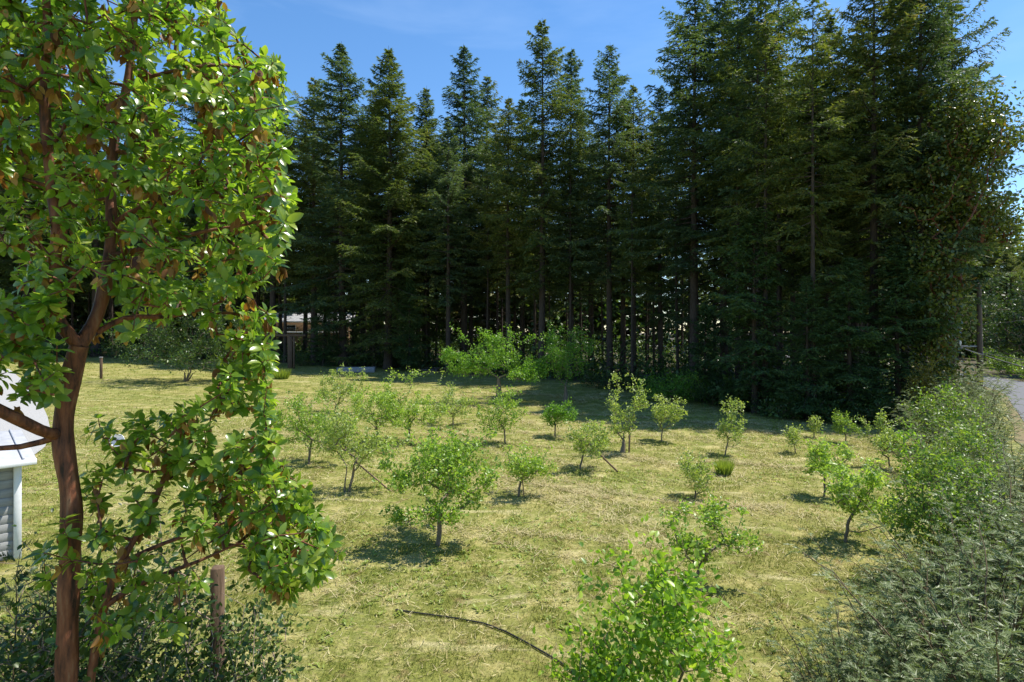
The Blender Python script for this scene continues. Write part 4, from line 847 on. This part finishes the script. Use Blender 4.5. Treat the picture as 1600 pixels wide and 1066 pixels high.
# ------------------------------------------------------------------ the big arbutus at the left
AL = gd(100, 4.25)
root = empty('arbutus_tree', AL); tag(root, 'large arbutus with red-brown forked trunk and glossy leaves filling the left', 'arbutus tree')
def rel(pts): return [np.array(ray(*p) - AL) for p in pts]
rng = np.random.default_rng(701)
trunk = [np.array((0.02, 0, -.15)), np.array((0, 0, .5))] + rel([(104, 1060, 4.25), (106, 960, 4.25), (110, 860, 4.25), (113, 780, 4.25), (102, 720, 4.25), (96, 680, 4.25), (101, 640, 4.25), (108, 600, 4.25), (118, 560, 4.25), (124, 540, 4.25)])
limbs = [
    [trunk[-1]] + rel([(106, 522, 4.2), (88, 505, 4.15), (80, 470, 4.15), (83, 420, 4.15), (92, 360, 4.1), (80, 290, 4.1), (74, 230, 4.05), (68, 150, 4.0), (75, 60, 4.0), (70, -60, 4.0), (80, -180, 4.05)]),
    [trunk[-1]] + rel([(138, 520, 4.3), (152, 500, 4.35), (166, 440, 4.4), (176, 360, 4.45), (172, 290, 4.5), (178, 220, 4.55), (200, 130, 4.6), (210, 30, 4.6), (220, -80, 4.6)]),
    [trunk[7]] + rel([(80, 682, 4.15), (40, 660, 3.95), (5, 645, 3.8), (-60, 610, 3.7), (-130, 560, 3.7)]),
    [trunk[7]] + rel([(60, 695, 4.2), (20, 705, 4.1), (-40, 700, 4.0)]),
    rel([(152, 520, 4.36)]) + rel([(200, 488, 4.5), (250, 500, 4.6), (300, 490, 4.7), (350, 470, 4.8)]),
    rel([(176, 350, 4.45)]) + rel([(240, 310, 4.5), (310, 290, 4.6), (380, 250, 4.7), (430, 220, 4.7)]),
    rel([(172, 400, 4.42)]) + rel([(240, 385, 4.4), (320, 360, 4.5), (400, 350, 4.6), (440, 330, 4.6)]),
    rel([(200, 130, 4.6)]) + rel([(270, 110, 4.6), (340, 100, 4.7), (410, 110, 4.7)]),
]
stem2 = [np.array((.42, .1, -.1)), ] + rel([(138, 1080, 4.35), (150, 1010, 4.35), (162, 950, 4.35), (185, 885, 4.35), (215, 835, 4.4), (242, 785, 4.45), (262, 730, 4.5), (300, 690, 4.55)])
lims2 = [rel([(163, 948, 4.35)]) + rel([(210, 915, 4.4), (260, 895, 4.5), (310, 878, 4.55), (370, 850, 4.6)]),
         rel([(190, 880, 4.35)]) + rel([(250, 850, 4.4), (320, 828, 4.5), (400, 800, 4.6)]),
         rel([(262, 730, 4.5)]) + rel([(330, 720, 4.6), (390, 690, 4.7), (430, 660, 4.75)])]
def resample(p, st=.09):
    p = np.array(p); s = np.concatenate([[0], np.cumsum(np.linalg.norm(np.diff(p, axis=0), axis=1))]); n_ = max(3, int(s[-1] / st)); t = np.linspace(0, s[-1], n_)
    q = np.stack([np.interp(t, s, p[:, i]) for i in range(3)], 1)
    for _ in range(2): q[1:-1] = .25 * q[:-2] + .5 * q[1:-1] + .25 * q[2:]
    return q
def zone(n, x0, x1, y0, y1, d0, d1, f):                          # points of one crown lobe
    out = []
    while len(out) < n:
        px, py, d = rng.uniform(x0, x1), rng.uniform(y0, y1), rng.uniform(d0, d1)
        if f(px, py): out.append(np.array(ray(px, py, d) - AL))
    return out
outl_y = [-250, -80, 0, 60, 85, 160, 250, 330, 400, 440, 480, 520]; outl_x = [300, 350, 365, 378, 450, 462, 455, 478, 452, 430, 300, 230]
A = zone(1750, -120, 480, -200, 520, 3.6, 6.2, lambda x, y: x < np.interp(y, outl_y, outl_x) - 12 and vnoise(x, y, 60, 72) > .24 and not (y > 300 and x < 230 and rng.random() < .45) and not (y > 430 and x < 60 and rng.random() < .3))
A += zone(75, 325, 425, 440, 640, 4.4, 5.2, lambda x, y: vnoise(x, y, 50, 74) > .3)
A += zone(90, -60, 90, 450, 620, 3.5, 4.2, lambda x, y: True)
out2y = [570, 620, 660, 720, 780, 840, 880, 930]; out2l = [345, 350, 190, 240, 290, 330, 380, 420]; out2r = [405, 425, 430, 440, 490, 528, 530, 450]
A2 = zone(290, 180, 530, 560, 930, 4.1, 5.3, lambda x, y: np.interp(y, out2y, out2l) < x < np.interp(y, out2y, out2r) and vnoise(x, y, 55, 71) > .36 and (x > 330 or rng.random() < .5))
A2 += zone(60, 130, 330, 650, 800, 4.2, 4.8, lambda x, y: True) + zone(50, 60, 330, 800, 1000, 3.9, 4.6, lambda x, y: True)
allp = []; tipsA = []
st1 = [resample(trunk)] + [resample(q) for q in limbs]
st2 = [resample(stem2)] + [resample(q) for q in lims2]
mb = MB()
for sts, AA, r0s in ((st1, A, [(.076, .066), (.046, .018), (.05, .018), (.045, .03), (.028, .014), (.024, .008), (.022, .008), (.022, .008), (.018, .007)]), (st2, A2, [(.045, .018), (.024, .008), (.02, .007), (.02, .007)])):
    ok = [q for q in sts]
    arr, paths, tips, cnt = skeleton(rng, ok, np.array(AA), step=.11, up=.25, wob=.12)
    ns = len(ok)
    for k, idx in enumerate(paths):
        if k < ns:
            a_, b_ = r0s[k]; r = np.linspace(a_, b_, len(idx)); r *= 1 + .06 * np.sin(np.arange(len(idx)) * 1.1 + k)
            mb.tube(arr[idx], r, 14 if k == 0 else 9)
        else:
            r = np.minimum(.0032 * cnt[idx] ** .42, .014); mb.tube(arr[idx], r, 5)
    for idx in tips: tipsA.append((arr[idx[-1]], unit((arr[idx[-1]] - arr[idx[max(0, len(idx) - 4)]])[None])[0]))
mb.build('trunk', M['arbbark'], root, True)
pos, X, Z, sz, rn = [], [], [], [], []; dpos, dX, dZ, dsz, drn = [], [], [], [], []
for p, ax in tipsA:
    ax = unit((ax + np.array([.1, 0, .55]) + rng.normal(size=3) * .25)[None])[0]; u_ = unit(np.cross(ax, rng.normal(size=3))[None])[0]; v_ = np.cross(ax, u_); base_s = .066 + .036 * rng.random(); tone = rng.random()
    for ring, (cn_, el, bk) in enumerate(((4, .75, 0.0), (5, .2, .025), (2, -.15, .055))):
        for q in range(cn_):
            a = 2 * math.pi * (q + .5 * ring) / cn_ + rng.normal() * .25; o = u_ * math.cos(a) + v_ * math.sin(a); d = o * math.cos(el) + ax * math.sin(el) + np.array([0, 0, -.18]) + rng.normal(size=3) * .15
            pos.append(p - ax * bk + o * .008); X.append(d); Z.append(ax - d * .3 + rng.normal(size=3) * .22); sz.append(base_s * (.75 + .5 * rng.random())); rn.append(np.clip(.28 + .42 * tone + .18 * rng.normal() + (.14 if ring == 0 else 0), 0, 1))
    if rng.random() < .30:
        for q in range(rng.integers(3, 8)):
            a = rng.random() * 6.28; dpos.append(p - ax * (.10 + .06 * rng.random()) + rng.normal(size=3) * .015); dX.append(np.array([math.cos(a) * .5, math.sin(a) * .5, -.9])); dZ.append(rng.normal(size=3)); dsz.append(.06 + .04 * rng.random()); drn.append(rng.random())
pos, X, Z, sz, rn = [np.array(v) for v in (pos, X, Z, sz, rn)]
keep = leaf_objects(root, 'leaf', TB, M['arbleaf'], pos, X, Z, sz, rn, 300, AL)
V, F, rr = leaf_cloud(TB, pos[keep], X[keep], Z[keep], sz[keep], rn[keep])
o = link('foliage', mesh_data('foliage', V, F, M['arbleaf'], rr), root); o['kind'] = 'stuff'
dpos, dX, dZ, dsz, drn = [np.array(v) for v in (dpos, dX, dZ, dsz, drn)]
keep = leaf_objects(root, 'dead_leaf', TB, M['arbdead'], dpos, dX, dZ, dsz, drn, 120, AL)
V, F, rr = leaf_cloud(TB, dpos[keep], dX[keep], dZ[keep], dsz[keep], drn[keep])
o = link('dead_foliage', mesh_data('dead_foliage', V, F, M['arbdead'], rr), root); o['kind'] = 'stuff'
